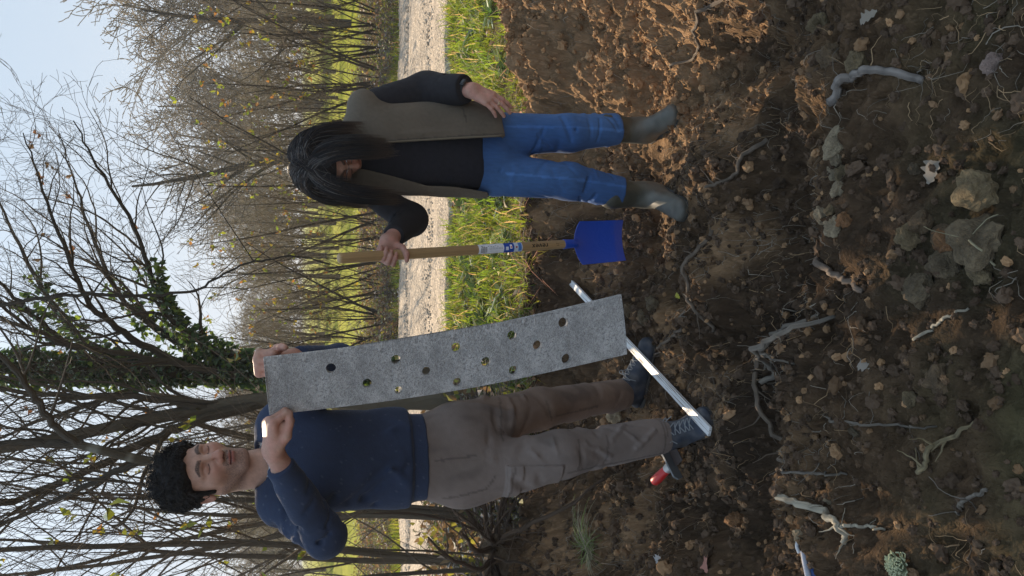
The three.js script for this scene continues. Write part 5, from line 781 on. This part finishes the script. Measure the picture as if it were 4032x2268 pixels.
// ---------------------------------------------------------------- shovel
{
  const tp = V(0.102, 1.374, -2.72), so = V(0.180, 0.453, -2.99), dir = so.clone().sub(tp), len = dir.length(); dir.normalize();
  const S = thing('shovel', 'wooden-handled shovel with a square blue blade, gripped by the woman', 'shovel', so.toArray());
  const q = new THREE.Quaternion().setFromUnitVectors(V(0, -1, 0), dir); S.quaternion.copy(q);           // local -y runs down the handle
  const wood = (() => { const a = tileNoise(512, 4, 6, 91), b = tileNoise(512, 64, 2, 92); return rgbTex(512, (x, y, i) => { const v = 0.8 + 0.35 * (a[(y >> 3) * 512 % (512 * 512) + x] - 0.5) + 0.22 * (b[((y >> 4) % 512) * 512 + x] - 0.5); return [0.52 * v, 0.335 * v, 0.155 * v]; }); })();
  const pr = [[0.0, 0], [0.013, 0.0], [0.0172, -0.004], [0.0185, -0.012], [0.0192, -0.05], [0.0192, -len * 0.5], [0.0185, -len * 0.85], [0.0175, -len + 0.0]].map(([r, y]) => new THREE.Vector2(Math.max(r, 0.0001), len + y));
  part('handle', new THREE.LatheGeometry(pr.reverse(), 28), new THREE.MeshPhysicalMaterial({ map: wood, roughness: 0.5, clearcoat: 0.25, clearcoatRoughness: 0.4 }), S);
  // printed label and lettering, wrapped on the handle
  const wrap = (y0, y1, arc, r, tex, name, ang) => { const N = 16, P = [], U = [], I = []; for (let j = 0; j <= 1; j++) for (let k = 0; k <= N; k++) { const a = ang + (k / N - 0.5) * arc; P.push(Math.sin(a) * r, j ? y1 : y0, Math.cos(a) * r); U.push(k / N, j); } for (let k = 0; k < N; k++) I.push(k, k + 1, N + 1 + k, k + 1, N + 2 + k, N + 1 + k); const g = new THREE.BufferGeometry(); g.setAttribute('position', new THREE.Float32BufferAttribute(P, 3)); g.setAttribute('uv', new THREE.Float32BufferAttribute(U, 2)); g.setIndex(I); g.computeVertexNormals(); return part(name, g, tex, S); };
  const cv = (w, h, draw) => { const c = document.createElement('canvas'); c.width = w; c.height = h; const x = c.getContext('2d'); draw(x, w, h); const t = new THREE.CanvasTexture(c); t.colorSpace = THREE.SRGBColorSpace; return t; };
  const lab = cv(160, 512, (x, w, h) => { x.fillStyle = '#e9edf2'; x.fillRect(0, 0, w, h); x.fillStyle = '#222'; for (let k = 0; k < 12; k++) x.fillRect(18, 26 + k * 6, 70 + (k * 37 % 40), k % 3 ? 2 : 4); x.fillStyle = '#333'; for (let k = 0; k < 8; k++) x.fillRect(110 - (k % 3) * 6, 30 + k * 26, 6, 18); for (let k = 0; k < 9; k++) { x.fillRect(70, 120 + k * 18, 4, 12); x.fillRect(86, 120 + k * 18, 3, 12); } x.fillStyle = '#1d4fb0'; x.fillRect(0, 292, w, 120); x.fillStyle = '#dfe8f5'; x.fillRect(40, 312, 50, 34); x.fillStyle = '#fff'; x.fillRect(60, 362, 60, 26); x.fillStyle = '#c33'; x.fillRect(70, 372, 30, 10); x.fillStyle = '#cfd9e6'; x.fillRect(0, 412, w, 100); x.fillStyle = '#b02a2a'; x.beginPath(); x.arc(78, 440, 11, 0, 6.3); x.fill(); x.fillStyle = '#4d84cf'; x.fillRect(18, 462, 124, 40); });
  const top0 = len * 0.575;                                          // distances below the top end
  wrap(len - len * 0.775, len - len * 0.57, 2.3, 0.0197, new THREE.MeshPhysicalMaterial({ map: lab, roughness: 0.35 }), 'sticker', 0.05);
  const txt = cv(128, 384, (x, w, h) => { x.clearRect(0, 0, w, h); x.save(); x.translate(w / 2, h / 2); x.rotate(-Math.PI / 2); x.fillStyle = '#17120c'; x.textAlign = 'center'; x.textBaseline = 'middle'; x.font = 'bold 112px sans-serif'; x.fillText('revex', 0, -6); x.restore(); });
  wrap(len - len * 0.915, len - len * 0.81, 1.5, 0.0195, new THREE.MeshStandardMaterial({ map: txt, transparent: true, alphaTest: 0.4, roughness: 0.6 }), 'lettering', 0.05);
  const mk = cv(64, 64, (x) => { x.clearRect(0, 0, 64, 64); x.strokeStyle = '#3a2a18'; x.lineWidth = 4; x.beginPath(); x.moveTo(14, 12); x.lineTo(14, 52); x.moveTo(14, 34); x.lineTo(34, 34); x.moveTo(44, 12); x.lineTo(44, 52); x.moveTo(34, 18); x.lineTo(54, 18); x.stroke(); });
  wrap(len - len * 0.965, len - len * 0.94, 0.9, 0.0192, new THREE.MeshStandardMaterial({ map: mk, transparent: true, alphaTest: 0.4, roughness: 0.7 }), 'stamp', 0.05);
  // steel socket and blade
  const blue = new THREE.MeshPhysicalMaterial({ color: lin(0.008, 0.075, 0.52), roughness: 0.38, clearcoat: 0.3, clearcoatRoughness: 0.35, bumpMap: weave.soft, bumpScale: 0.0006 });
  part('socket', new THREE.LatheGeometry([[0.0001, -0.065], [0.0165, -0.064], [0.0185, -0.02], [0.0198, 0.0], [0.0205, 0.004], [0.0182, 0.006]].map((v) => new THREE.Vector2(...v)), 28), blue, S);
  const bp = [], bi = [], BN = 28, BM = 44;                           // dished plate with rounded shoulders, front and back skins and a rim
  const half = (t) => { const y = t * 0.262; return y < 0.034 ? mix(0.016, 0.0905, Math.pow(sstep(0.004, 0.034, y), 0.62)) : mix(0.0905, 0.087, (y - 0.034) / 0.228); };
  for (let f = 0; f < 2; f++) for (let j = 0; j <= BM; j++) for (let i = 0; i <= BN; i++) { const t = j / BM, u = i / BN * 2 - 1, hw = half(t), x = u * hw, y = -0.044 - t * 0.262, dish = 0.019 * Math.pow(Math.abs(x) / 0.09, 2.2) + 0.010 * Math.sin(Math.PI * Math.min(1, t * 1.2)) * -1 + 0.012 * Math.exp(-t * 9) * Math.exp(-Math.pow(x / 0.02, 2)); bp.push(x, y, dish + (f ? -0.0013 : 0.0013)); }
  const st = (BM + 1) * (BN + 1), id = (f, j, i) => f * st + j * (BN + 1) + i;
  for (let j = 0; j < BM; j++) for (let i = 0; i < BN; i++) { bi.push(id(0, j, i), id(0, j + 1, i), id(0, j, i + 1), id(0, j, i + 1), id(0, j + 1, i), id(0, j + 1, i + 1)); bi.push(id(1, j, i), id(1, j, i + 1), id(1, j + 1, i), id(1, j, i + 1), id(1, j + 1, i + 1), id(1, j + 1, i)); }
  for (let j = 0; j < BM; j++) for (const i of [0, BN]) bi.push(id(0, j, i), id(1, j, i), id(0, j + 1, i), id(1, j, i), id(1, j + 1, i), id(0, j + 1, i));
  for (let i = 0; i < BN; i++) bi.push(id(0, BM, i), id(1, BM, i), id(0, BM, i + 1), id(1, BM, i), id(1, BM, i + 1), id(0, BM, i + 1));
  const bg = new THREE.BufferGeometry(); bg.setAttribute('position', new THREE.Float32BufferAttribute(bp, 3)); bg.setAttribute('uv', new THREE.Float32BufferAttribute(bp.filter((v, k) => k % 3 < 2), 2)); bg.setIndex(bi); bg.computeVertexNormals();
  part('blade', bg, blue, S);
}
// ---------------------------------------------------------------- white batten on the ground
{
  const a = V(-0.481, 0.178, -2.305), b = V(0.083, 0.185, -3.80), L = a.distanceTo(b), g = new RoundedBoxGeometry(0.034, 0.011, L, 3, 0.0016);
  const t = tileNoise(256, 8, 5, 95), m = new THREE.MeshPhysicalMaterial({ roughness: 0.45, map: rgbTex(256, (x, y, i) => { const v = 0.72 + 0.12 * (t[i] - 0.5), s = sstep(0.32, 0.12, t[i]); return [mix(v, 0.22, s), mix(v, 0.16, s), mix(v, 0.11, s)]; }, 1) });
  const o = top('white_batten', g, m, 'long thin white batten lying across the pit by the man\'s boots', 'batten'); o.position.copy(a).lerp(b, 0.5); o.lookAt(b); o.userData.ends = null; delete o.userData.ends;
}
// ---------------------------------------------------------------- hand mattock with red handle
{
  const o = [-0.665, H(-0.665, -2.58) + 0.05, -2.58], T = thing('hand_mattock', 'small hand mattock with a red handle and flat grey steel blade by the man\'s boot', 'tool', o); T.rotation.set(0.12, -0.85, -0.22, 'YXZ');
  const red = new THREE.MeshPhysicalMaterial({ color: lin(0.55, 0.02, 0.02), roughness: 0.42, clearcoat: 0.3 }), steel = std(0.20, 0.21, 0.22, { metalness: 0.6, roughness: 0.5, bumpMap: weave.soft, bumpScale: 0.001 }), ferr = std(0.6, 0.58, 0.55, { metalness: 0.5, roughness: 0.45 });
  const h = new THREE.LatheGeometry([[0.0001, 0], [0.013, 0.001], [0.0185, 0.008], [0.0195, 0.03], [0.0175, 0.07], [0.0165, 0.095]].map((v) => new THREE.Vector2(...v)), 24); h.rotateZ(-Math.PI / 2); h.translate(-0.1, 0.0, 0); part('handle', h, red, T);
  const f = new THREE.LatheGeometry([[0.0150, 0], [0.0172, 0.002], [0.0172, 0.02], [0.014, 0.032], [0.010, 0.036]].map((v) => new THREE.Vector2(...v)), 24); f.rotateZ(-Math.PI / 2); f.translate(-0.008, 0, 0); part('ferrule', f, ferr, T);
  const bs = new THREE.Shape(); bs.moveTo(-0.055, -0.006); bs.lineTo(0.062, -0.004); bs.lineTo(0.072, 0.03); bs.lineTo(0.06, 0.036); bs.lineTo(-0.05, 0.03); bs.lineTo(-0.06, 0.016); const bg = new THREE.ExtrudeGeometry(bs, { depth: 0.006, bevelEnabled: true, bevelThickness: 0.0012, bevelSize: 0.0012, bevelSegments: 2 }); bg.rotateY(Math.PI / 2); bg.translate(0.026, -0.012, 0); part('blade', bg, steel, T);
  const b2 = new RoundedBoxGeometry(0.05, 0.005, 0.062, 2, 0.002); b2.translate(0.052, -0.012, -0.02); part('head_plate', b2, std(0.07, 0.05, 0.045, { roughness: 0.7 }), T, 'dark soil-smeared head plate');
}
// ---------------------------------------------------------------- blue tool at the left edge
{
  const x0 = -0.752, z0 = -1.66, T = thing('hand_tool', 'blue plastic hand tool with a grey strip, partly buried at the left edge', 'tool', [x0, H(x0, z0) + 0.002, z0]); T.rotation.y = 0.55;
  const blue = new THREE.MeshPhysicalMaterial({ color: lin(0.015, 0.07, 0.26), roughness: 0.4 }), grey = std(0.32, 0.34, 0.40, { roughness: 0.6 }), white = std(0.5, 0.51, 0.53, { roughness: 0.6 });
  part('handle', solid(blend(0.012, rc([-0.11, 0.01, 0.0], [0.0, 0.008, 0.0], 0.024, 0.018), rc([0, 0.008, 0], [0.09, -0.004, 0.012], 0.018, 0.012)), [-0.15, -0.03, -0.04], [0.12, 0.05, 0.05], 0.004), blue, T);
  const B = new Buf(); B.tube(spline([[-0.03, 0.034, 0.012], [0.02, 0.028, 0.016], [0.06, 0.016, 0.006], [0.088, 0.012, 0.008]], 12), (t) => 0.008, 8, [1, 1, 1]); part('grip_strip', B.geo(), grey, T);
  const C = new Buf(); C.tube(spline([[-0.06, 0.036, -0.012], [-0.05, 0.052, -0.004], [-0.035, 0.046, 0.008], [-0.05, 0.036, 0.014], [-0.062, 0.042, 0.002]], 16), () => 0.0035, 6, [1, 1, 1]); part('cord_loop', C.geo(), white, T); const E = new Buf(); E.tube(spline([[0.088, 0.014, -0.01], [0.105, 0.018, -0.004], [0.118, 0.012, 0.006]], 8), () => 0.005, 6, [1, 1, 1]); part('end_tab', E.geo(), white, T);
}
// ---------------------------------------------------------------- stones, roots, leaves on the dug ground
{
  const vs = [0, 1, 2, 3, 4, 5].map((i) => { let g = lump(20 + i, 4, 0.46, [1, 0.72, 0.86 + 0.05 * i], 1.3); return g; });
  const t = tileNoise(256, 8, 5, 96), tm = rgbTex(256, (x, y, i) => { const v = 0.7 + 0.6 * t[i]; return [v, v, v].map((q) => q * 0.75); }, 3), bt = grayTex(256, (x, y, i) => t[i], 4);
  const sm = (r, g, b) => new THREE.MeshStandardMaterial({ color: lin(r, g, b), map: tm, bumpMap: bt, bumpScale: 0.006, roughness: 0.95 });
  const mats = { ochre: sm(0.27, 0.20, 0.105), brown: sm(0.19, 0.125, 0.065), pale: sm(0.46, 0.365, 0.235), orange: sm(0.34, 0.17, 0.07), grey: sm(0.19, 0.14, 0.08), pink: sm(0.5, 0.36, 0.30) };
  const S = [[0.19, -1.2, 0.041, 'ochre', 'large ochre stone alone at the right of the near ground'], [0.14, -1.34, 0.027, 'brown', 'brown stone at the top of the heap of near stones'], [0.11, -1.3, 0.027, 'brown', 'brown stone in the middle of the near stone heap'], [0.11, -1.36, 0.025, 'ochre', 'small ochre stone on the pit side of the near heap'], [0.09, -1.29, 0.033, 'orange', 'orange-brown stone in the near stone heap'], [0.09, -1.2, 0.047, 'grey', 'biggest greyish stone of the near heap under a thin root'], [0.05, -1.29, 0.033, 'grey', 'round greyish stone half sunk beside the near heap'], [0.03, -1.2, 0.027, 'ochre', 'ochre stone left of the biggest grey stone'], [0.0, -1.35, 0.038, 'grey', 'flat greyish stone sunk in bare soil, left of the heap'], [0.36, -1.63, 0.03, 'pale', 'long pale stone on the pit rim'], [0.32, -1.63, 0.016, 'pale', 'small pale stone next to the long pale one'], [0.29, -1.66, 0.02, 'pale', 'rough pale stone on the rim, pit side of a pair'], [0.28, -1.61, 0.022, 'ochre', 'rough ochre stone on the rim, camera side of a pair'], [0.24, -1.59, 0.02, 'pale', 'single pale stone between the two rim groups'], [0.18, -1.65, 0.022, 'pale', 'pale crumbly stone at the left rim group'], [0.19, -1.61, 0.014, 'ochre', 'little ochre stone in the left rim group'], [0.15, -1.6, 0.024, 'pale', 'pale flat stone in the left rim group'], [0.16, -1.56, 0.016, 'orange', 'small bright orange stone in the left rim group'], [0.7, -1.75, 0.029, 'ochre', 'ochre stone at the far right of the rim'], [0.58, -1.65, 0.034, 'brown', 'brown stone above the thick bent root'], [0.54, -1.55, 0.031, 'ochre', 'rough ochre stone touching the thick bent root'], [0.43, -1.18, 0.022, 'pink', 'pinkish stone near the camera on the right'], [-0.78, -2.28, 0.034, 'orange', 'orange stone on the left bank below the red tool'], [-0.19, -1.29, 0.027, 'brown', 'brown stone half buried near the camera, left of centre'], [-0.64, -1.72, 0.018, 'pale', 'pale stone near the white forked branch'], [-0.53, -1.65, 0.014, 'pale', 'small pale stone under the forked branch'], [0.26, -1.39, 0.014, 'grey', 'small grey stone by the oak leaf'], [-0.12, -2.91, 0.03, 'grey', 'grey stone behind the felt strip\'s lower end'], [-0.1, -3.1, 0.032, 'brown', 'brown stone beside the far half of the batten'], [-0.06, -2.83, 0.026, 'grey', 'grey stone right of the felt strip\'s lower corner'], [-0.24, -1.37, 0.018, 'ochre', 'small ochre stone left of the straight stick'], [-0.34, -1.54, 0.016, 'grey', 'small grey stone along the long thin root'], [-0.55, -3.06, 0.034, 'pale', 'pale stone between the man\'s legs'], [-0.66, -2.87, 0.03, 'brown', 'brown stone behind the man\'s right heel']];
  const R = rng(33);
  S.forEach(([x, z, r, c, l], i) => { const m = top('stone', vs[i % 6], mats[c], l, 'stone', 'stones in the dug soil'); m.position.set(x, H(x, z) + r * 0.28, z); m.rotation.set(R() * 0.6, R() * 6.28, R() * 0.6); m.scale.set(r * (i === 9 ? 1.5 : 1), r, r); });
  const rootMat = new THREE.MeshStandardMaterial({ vertexColors: true, roughness: 0.88, bumpMap: barkTex, bumpScale: 0.002 });
  const root = (name, pts, r0, r1, col, label, lift = 0.01, side = 0, cat = 'root') => {
    const c = spline(pts.map(([x, z]) => V(x, 0, z)), 26), RR = rng(Math.round(Math.abs(pts[0][0] * 1e4)) + 3); c.forEach((p, i) => { p.x += 0.006 * (RR() - 0.5); p.z += 0.006 * (RR() - 0.5); });
    c.forEach((p, i) => { const t = i / (c.length - 1); p.y = H(p.x, p.z) + mix(r0, r1, t) * 0.6 + lift * Math.sin(Math.PI * t); });
    for (let k = 0; k < 3; k++) for (let i = 1; i < c.length - 1; i++) c[i].y = Math.max(c[i].y, (c[i - 1].y + c[i + 1].y) / 2 - 0.004);
    const o = c[0].clone(), B = new Buf(); B.tube(c, (t) => mix(r0, r1, t) * (1 + 0.18 * n2(t * 14, r0 * 900)), 8, (t) => { const w = 0.8 + 0.5 * n2(t * 20, r0 * 500); return [col[0] * w, col[1] * w, col[2] * w]; });
    for (let k = 0; k < side; k++) { const i = 3 + Math.floor(RR() * (c.length - 6)), p = c[i], d = turnDir(c[i + 1].clone().sub(p).normalize(), 0.6 + RR() * 0.6, RR() * 6.28), q = [p.clone()]; let e = p.clone(); const L = 0.03 + 0.07 * RR(); for (let j = 0; j < 6; j++) { d.x += (RR() - 0.5) * 0.7; d.z += (RR() - 0.5) * 0.7; d.y += (RR() - 0.55) * 0.4; d.normalize(); e = e.clone().addScaledVector(d, L / 6); e.y = Math.max(e.y, H(e.x, e.z) + 0.002); q.push(e); } B.tube(q, (t) => Math.max(0.0009, r1 * 0.5 * (1 - 0.8 * t)), 5, col.map((v) => v * 1.05)); }
    const g = B.geo(); g.translate(-o.x, -o.y, -o.z); top(name, g, rootMat, label, cat).position.copy(o);
  };
  const G1 = [0.21, 0.18, 0.145], G2 = [0.17, 0.13, 0.095], G3 = [0.42, 0.37, 0.28];
  root('root', [[0.45, -1.36], [0.5, -1.48], [0.51, -1.56], [0.5, -1.6], [0.46, -1.63]], 0.008, 0.0125, [0.24, 0.21, 0.185], 'thick smooth grey root bent at a right angle', 0.012);
  root('broken_root', [[0.09, -1.78], [0.05, -1.68], [0.02, -1.61], [-0.005, -1.54]], 0.009, 0.0075, [0.16, 0.12, 0.09], 'brown broken root with an orange torn end', 0.006);
  root('root', [[-0.24, -2.21], [-0.2, -2.11], [-0.14, -2.05], [-0.12, -1.99], [-0.07, -1.75]], 0.008, 0.006, G1, 'kinked pale root in the root tangle', 0.05, 5);
  root('root', [[-0.3, -2.15], [-0.22, -2.03], [-0.14, -1.8], [-0.07, -1.69]], 0.009, 0.006, G1, 'straight pale root bridging the hollow', 0.07, 6);
  root('root', [[-0.23, -2.21], [-0.33, -2.14], [-0.42, -2.09], [-0.47, -2.01], [-0.48, -1.81]], 0.0085, 0.006, G2, 'long brown root curving left of the tangle', 0.03, 7);
  root('root', [[-0.26, -2.18], [-0.2, -2.0], [-0.18, -1.86], [-0.2, -1.75]], 0.005, 0.0025, G1, 'thin pale root crossing the hollow', 0.045, 5);
  root('forked_branch', [[-0.56, -1.80], [-0.56, -1.64], [-0.57, -1.57], [-0.615, -1.57]], 0.010, 0.007, G3, 'pale bleached forked branch on the left', 0.02, 4, 'branch');
  root('branch_piece', [[-0.57, -1.57], [-0.56, -1.53], [-0.55, -1.46]], 0.005, 0.003, G3, 'pale side twig beside the bleached forked branch', 0.012, 2, 'branch');
  root('root', [[-0.26, -1.19], [-0.3, -1.25], [-0.33, -1.3], [-0.37, -1.31], [-0.39, -1.34]], 0.004, 0.006, [0.25, 0.20, 0.11], 'curved tan root near the camera on the left', 0.015, 5);
  root('root', [[-0.32, -1.62], [-0.32, -1.57], [-0.31, -1.46], [-0.3, -1.38], [-0.29, -1.31]], 0.0035, 0.002, G1, 'long thin wavy root on the near shelf', 0.006, 3);
  root('stick', [[-0.11, -1.35], [-0.07, -1.29], [-0.04, -1.23]], 0.0035, 0.0028, G3, 'short straight pale stick on the near ground', 0.004, 0, 'stick');
  root('root', [[0.21, -2.4], [0.14, -2.41], [0.07, -2.46], [-0.02, -2.44], [-0.1, -2.4], [-0.15, -2.37]], 0.008, 0.0065, G2, 'brown root lying along the ridge below the shovel', 0.02, 6);
  root('root', [[-0.29, -2.9], [-0.25, -2.75], [-0.19, -2.64], [-0.15, -2.53]], 0.004, 0.006, G2, 'thin root rising in front of the batten', 0.03, 4);
  root('root', [[-0.01, -2.6], [-0.11, -2.44]], 0.006, 0.004, G1, 'short pale root under the shovel ridge', 0.015, 4);
  root('root', [[0.49, -2.24], [0.42, -2.31], [0.36, -2.37], [0.35, -2.51]], 0.008, 0.005, G2, 'brown root on the crest below the woman\'s boots', 0.02, 5);
  root('root', [[1.0, -2.3], [0.97, -2.5], [0.9, -2.62], [0.88, -2.8]], 0.008, 0.005, G2, 'thick root running down the right bank', 0.012, 3);
  root('root', [[0.14, -1.25], [0.115, -1.23], [0.09, -1.19], [0.04, -1.16]], 0.003, 0.002, [0.36, 0.32, 0.2], 'looped dry tan root over the big grey stone', 0.035, 4);
  root('root', [[-0.52, -1.97], [-0.48, -1.72], [-0.46, -1.62]], 0.004, 0.003, G1, 'thin pale root left of the root tangle', 0.012, 4);
  root('root', [[-0.38, -1.16], [-0.42, -1.22], [-0.46, -1.26]], 0.004, 0.003, G1, 'pale root at the near left corner', 0.01, 4);
  // oak leaves
  const leafShape = () => { const s = new THREE.Shape(), n = 90; for (let k = 0; k <= n; k++) { const t = k / n, w = (0.06 + 0.26 * Math.sin(Math.PI * Math.pow(t, 0.85))) * (1 + 0.26 * Math.sin(t * 25)); const x = w * (t < 0.02 ? 0.1 : 1); k ? s.lineTo(x, t) : s.moveTo(0.01, 0); } for (let k = n; k >= 0; k--) { const t = k / n, w = (0.06 + 0.26 * Math.sin(Math.PI * Math.pow(t, 0.85))) * (1 + 0.26 * Math.sin(t * 25 + 0.7)); s.lineTo(-w * (t < 0.02 ? 0.1 : 1), t); } const g = new THREE.ShapeGeometry(s, 1); const p = g.attributes.position; for (let i = 0; i < p.count; i++) { const x = p.getX(i), y = p.getY(i); p.setXYZ(i, x, 0.35 * x * x * 2 + 0.08 * Math.sin(y * 5), y - 0.5); } g.computeVertexNormals(); return g; };
  const lg = leafShape(), lm = (r, g, b) => new THREE.MeshPhysicalMaterial({ color: lin(r, g, b), side: THREE.DoubleSide, roughness: 0.75, transmission: 0.15, thickness: 0 });
  [[0.25, -1.34, 0.06, [0.25, 0.215, 0.17], 'pale grey oak leaf lying on the near soil above the stones'], [0.62, -1.48, 0.046, [0.24, 0.205, 0.16], 'pale oak leaf at the right of the near ground'], [0.5, -2.07, 0.055, [0.22, 0.19, 0.16], 'dull oak leaf on the dark slope below the woman'], [-0.18, -1.51, 0.04, [0.27, 0.23, 0.19], 'small whitish leaf on the near shelf, left of centre'], [-0.91, -2.29, 0.07, [0.45, 0.20, 0.15], 'reddish leaf on the left bank'], [-0.99, -2.56, 0.055, [0.45, 0.43, 0.42], 'whitish leaf at the left edge near the grass tuft'], [-0.03, -2.72, 0.03, [0.45, 0.42, 0.05], 'tiny yellow leaf by the felt strip\'s lower corner']].forEach(([x, z, s, c, l]) => { const m = top('fallen_leaf', lg, lm(...c), l, 'leaf', 'fallen leaves on the dug ground'); m.position.set(x, H(x, z) + 0.012, z); m.rotation.set((R() - 0.5) * 0.5, R() * 6.28, (R() - 0.5) * 0.5); m.scale.setScalar(s); });
  // grass sod hanging on the left bank, and a pale lichen tuft
  const gt = new Buf(); { const RR = rng(12); for (let k = 0; k < 130; k++) { const a = RR() * 6.28, L = 0.10 + 0.14 * RR(), d = V(Math.cos(a) * 0.8, 0.5 + 0.5 * RR(), Math.sin(a) * 0.8).normalize(), pts = []; const p = V((RR() - 0.5) * 0.07, 0, (RR() - 0.5) * 0.07); for (let i = 0; i <= 6; i++) { pts.push(p.clone()); d.y -= 0.20; d.normalize(); p.addScaledVector(d, L / 6); } const g = RR() < 0.35; gt.tube(pts, (t) => 0.0018 * (1 - 0.7 * t), 3, vary(g ? [0.20, 0.26, 0.08] : [0.33, 0.29, 0.19], RR, 0.5), false); } }
  top('grass_tuft', gt.geo(), twigMat, 'pale drooping grass tuft on the left bank by the red-handled tool', 'grass').position.set(-1.12, H(-1.12, -3.1) + 0.03, -3.1);
  const lb = new Buf(); { const RR = rng(14); for (let k = 0; k < 150; k++) { const d = V(RR() - 0.5, 0.25 + RR(), RR() - 0.5).normalize(), p = V(0, 0, 0); const pts = [p.clone()]; for (let i = 0; i < 4; i++) { d.x += (RR() - 0.5) * 0.6; d.z += (RR() - 0.5) * 0.6; d.normalize(); p.addScaledVector(d, 0.009); pts.push(p.clone()); } lb.tube(pts, () => 0.0016, 4, vary([0.36, 0.40, 0.26], RR, 0.4)); const e = pts[4]; lb.tube([e, e.clone().add(V((RR() - 0.5) * 0.012, 0.004, (RR() - 0.5) * 0.012))], () => 0.0016, 4, [0.40, 0.44, 0.29]); } }
  top('lichen_tuft', lb.geo(), twigMat, 'pale grey-green lichen tuft at the left edge of the near ground', 'lichen').position.set(-0.60, H(-0.60, -1.38) - 0.002, -1.38);
}
// ---------------------------------------------------------------- root stool with thick roots and stems on the left bank
{
  const R = rng(818), o = [-1.28, H(-1.28, -3.6) - 0.02, -3.6], B = new Buf(), T = thing('root_stool', 'tangled root stool with thick brown roots on the left bank behind the man', 'stump', o);
  const stem = lump(44, 3, 0.5, [0.11, 0.10, 0.10], 1.5); stem.translate(0, 0.05, 0); { const c = []; for (let i = 0; i < stem.attributes.position.count; i++) c.push(0.10, 0.07, 0.045); stem.setAttribute('color', new THREE.Float32BufferAttribute(c, 3)); } part('stump', stem, barkMat, T);
  for (let k = 0; k < 34; k++) {
    const a = -0.6 + R() * 3.6, up = k < 16 ? 0.8 : 0.05, L = 0.3 + 0.5 * R(), d = V(Math.cos(a), up * (0.5 + R()), Math.sin(a) * 0.8).normalize(), p = V(d.x * 0.08, 0.08 + 0.06 * R(), d.z * 0.08), pts = [p.clone()], b = new Buf();
    for (let i = 0; i < 9; i++) { d.x += (R() - 0.5) * 0.5; d.z += (R() - 0.5) * 0.5; d.y += (R() - 0.5) * 0.4 - (k < 16 ? 0.02 : 0.08); d.normalize(); p.addScaledVector(d, L / 9); const gy = H(p.x + o[0], p.z + o[2]) - o[1] + 0.006; if (p.y < gy) p.y = gy; pts.push(p.clone()); }
    const r = 0.006 + 0.013 * R() * R(); b.tube(pts, (t) => r * (1 - 0.65 * t), 7, vary([0.10, 0.07, 0.05], R, 0.5));
    for (let s = 0; s < 4; s++) { const i = 2 + Math.floor(R() * 6), e = pts[i].clone(), q = [e.clone()], dd = turnDir(d, 0.8, R() * 6.28); for (let j = 0; j < 5; j++) { dd.x += (R() - 0.5) * 0.6; dd.y += (R() - 0.5) * 0.5; dd.normalize(); e.addScaledVector(dd, 0.035); q.push(e.clone()); } b.tube(q, (t) => r * 0.3 * (1 - 0.7 * t), 5, vary([0.16, 0.12, 0.09], R, 0.5)); }
    part('root', b.geo(), barkMat, T);
  }
}
renderer.render(scene, camera);
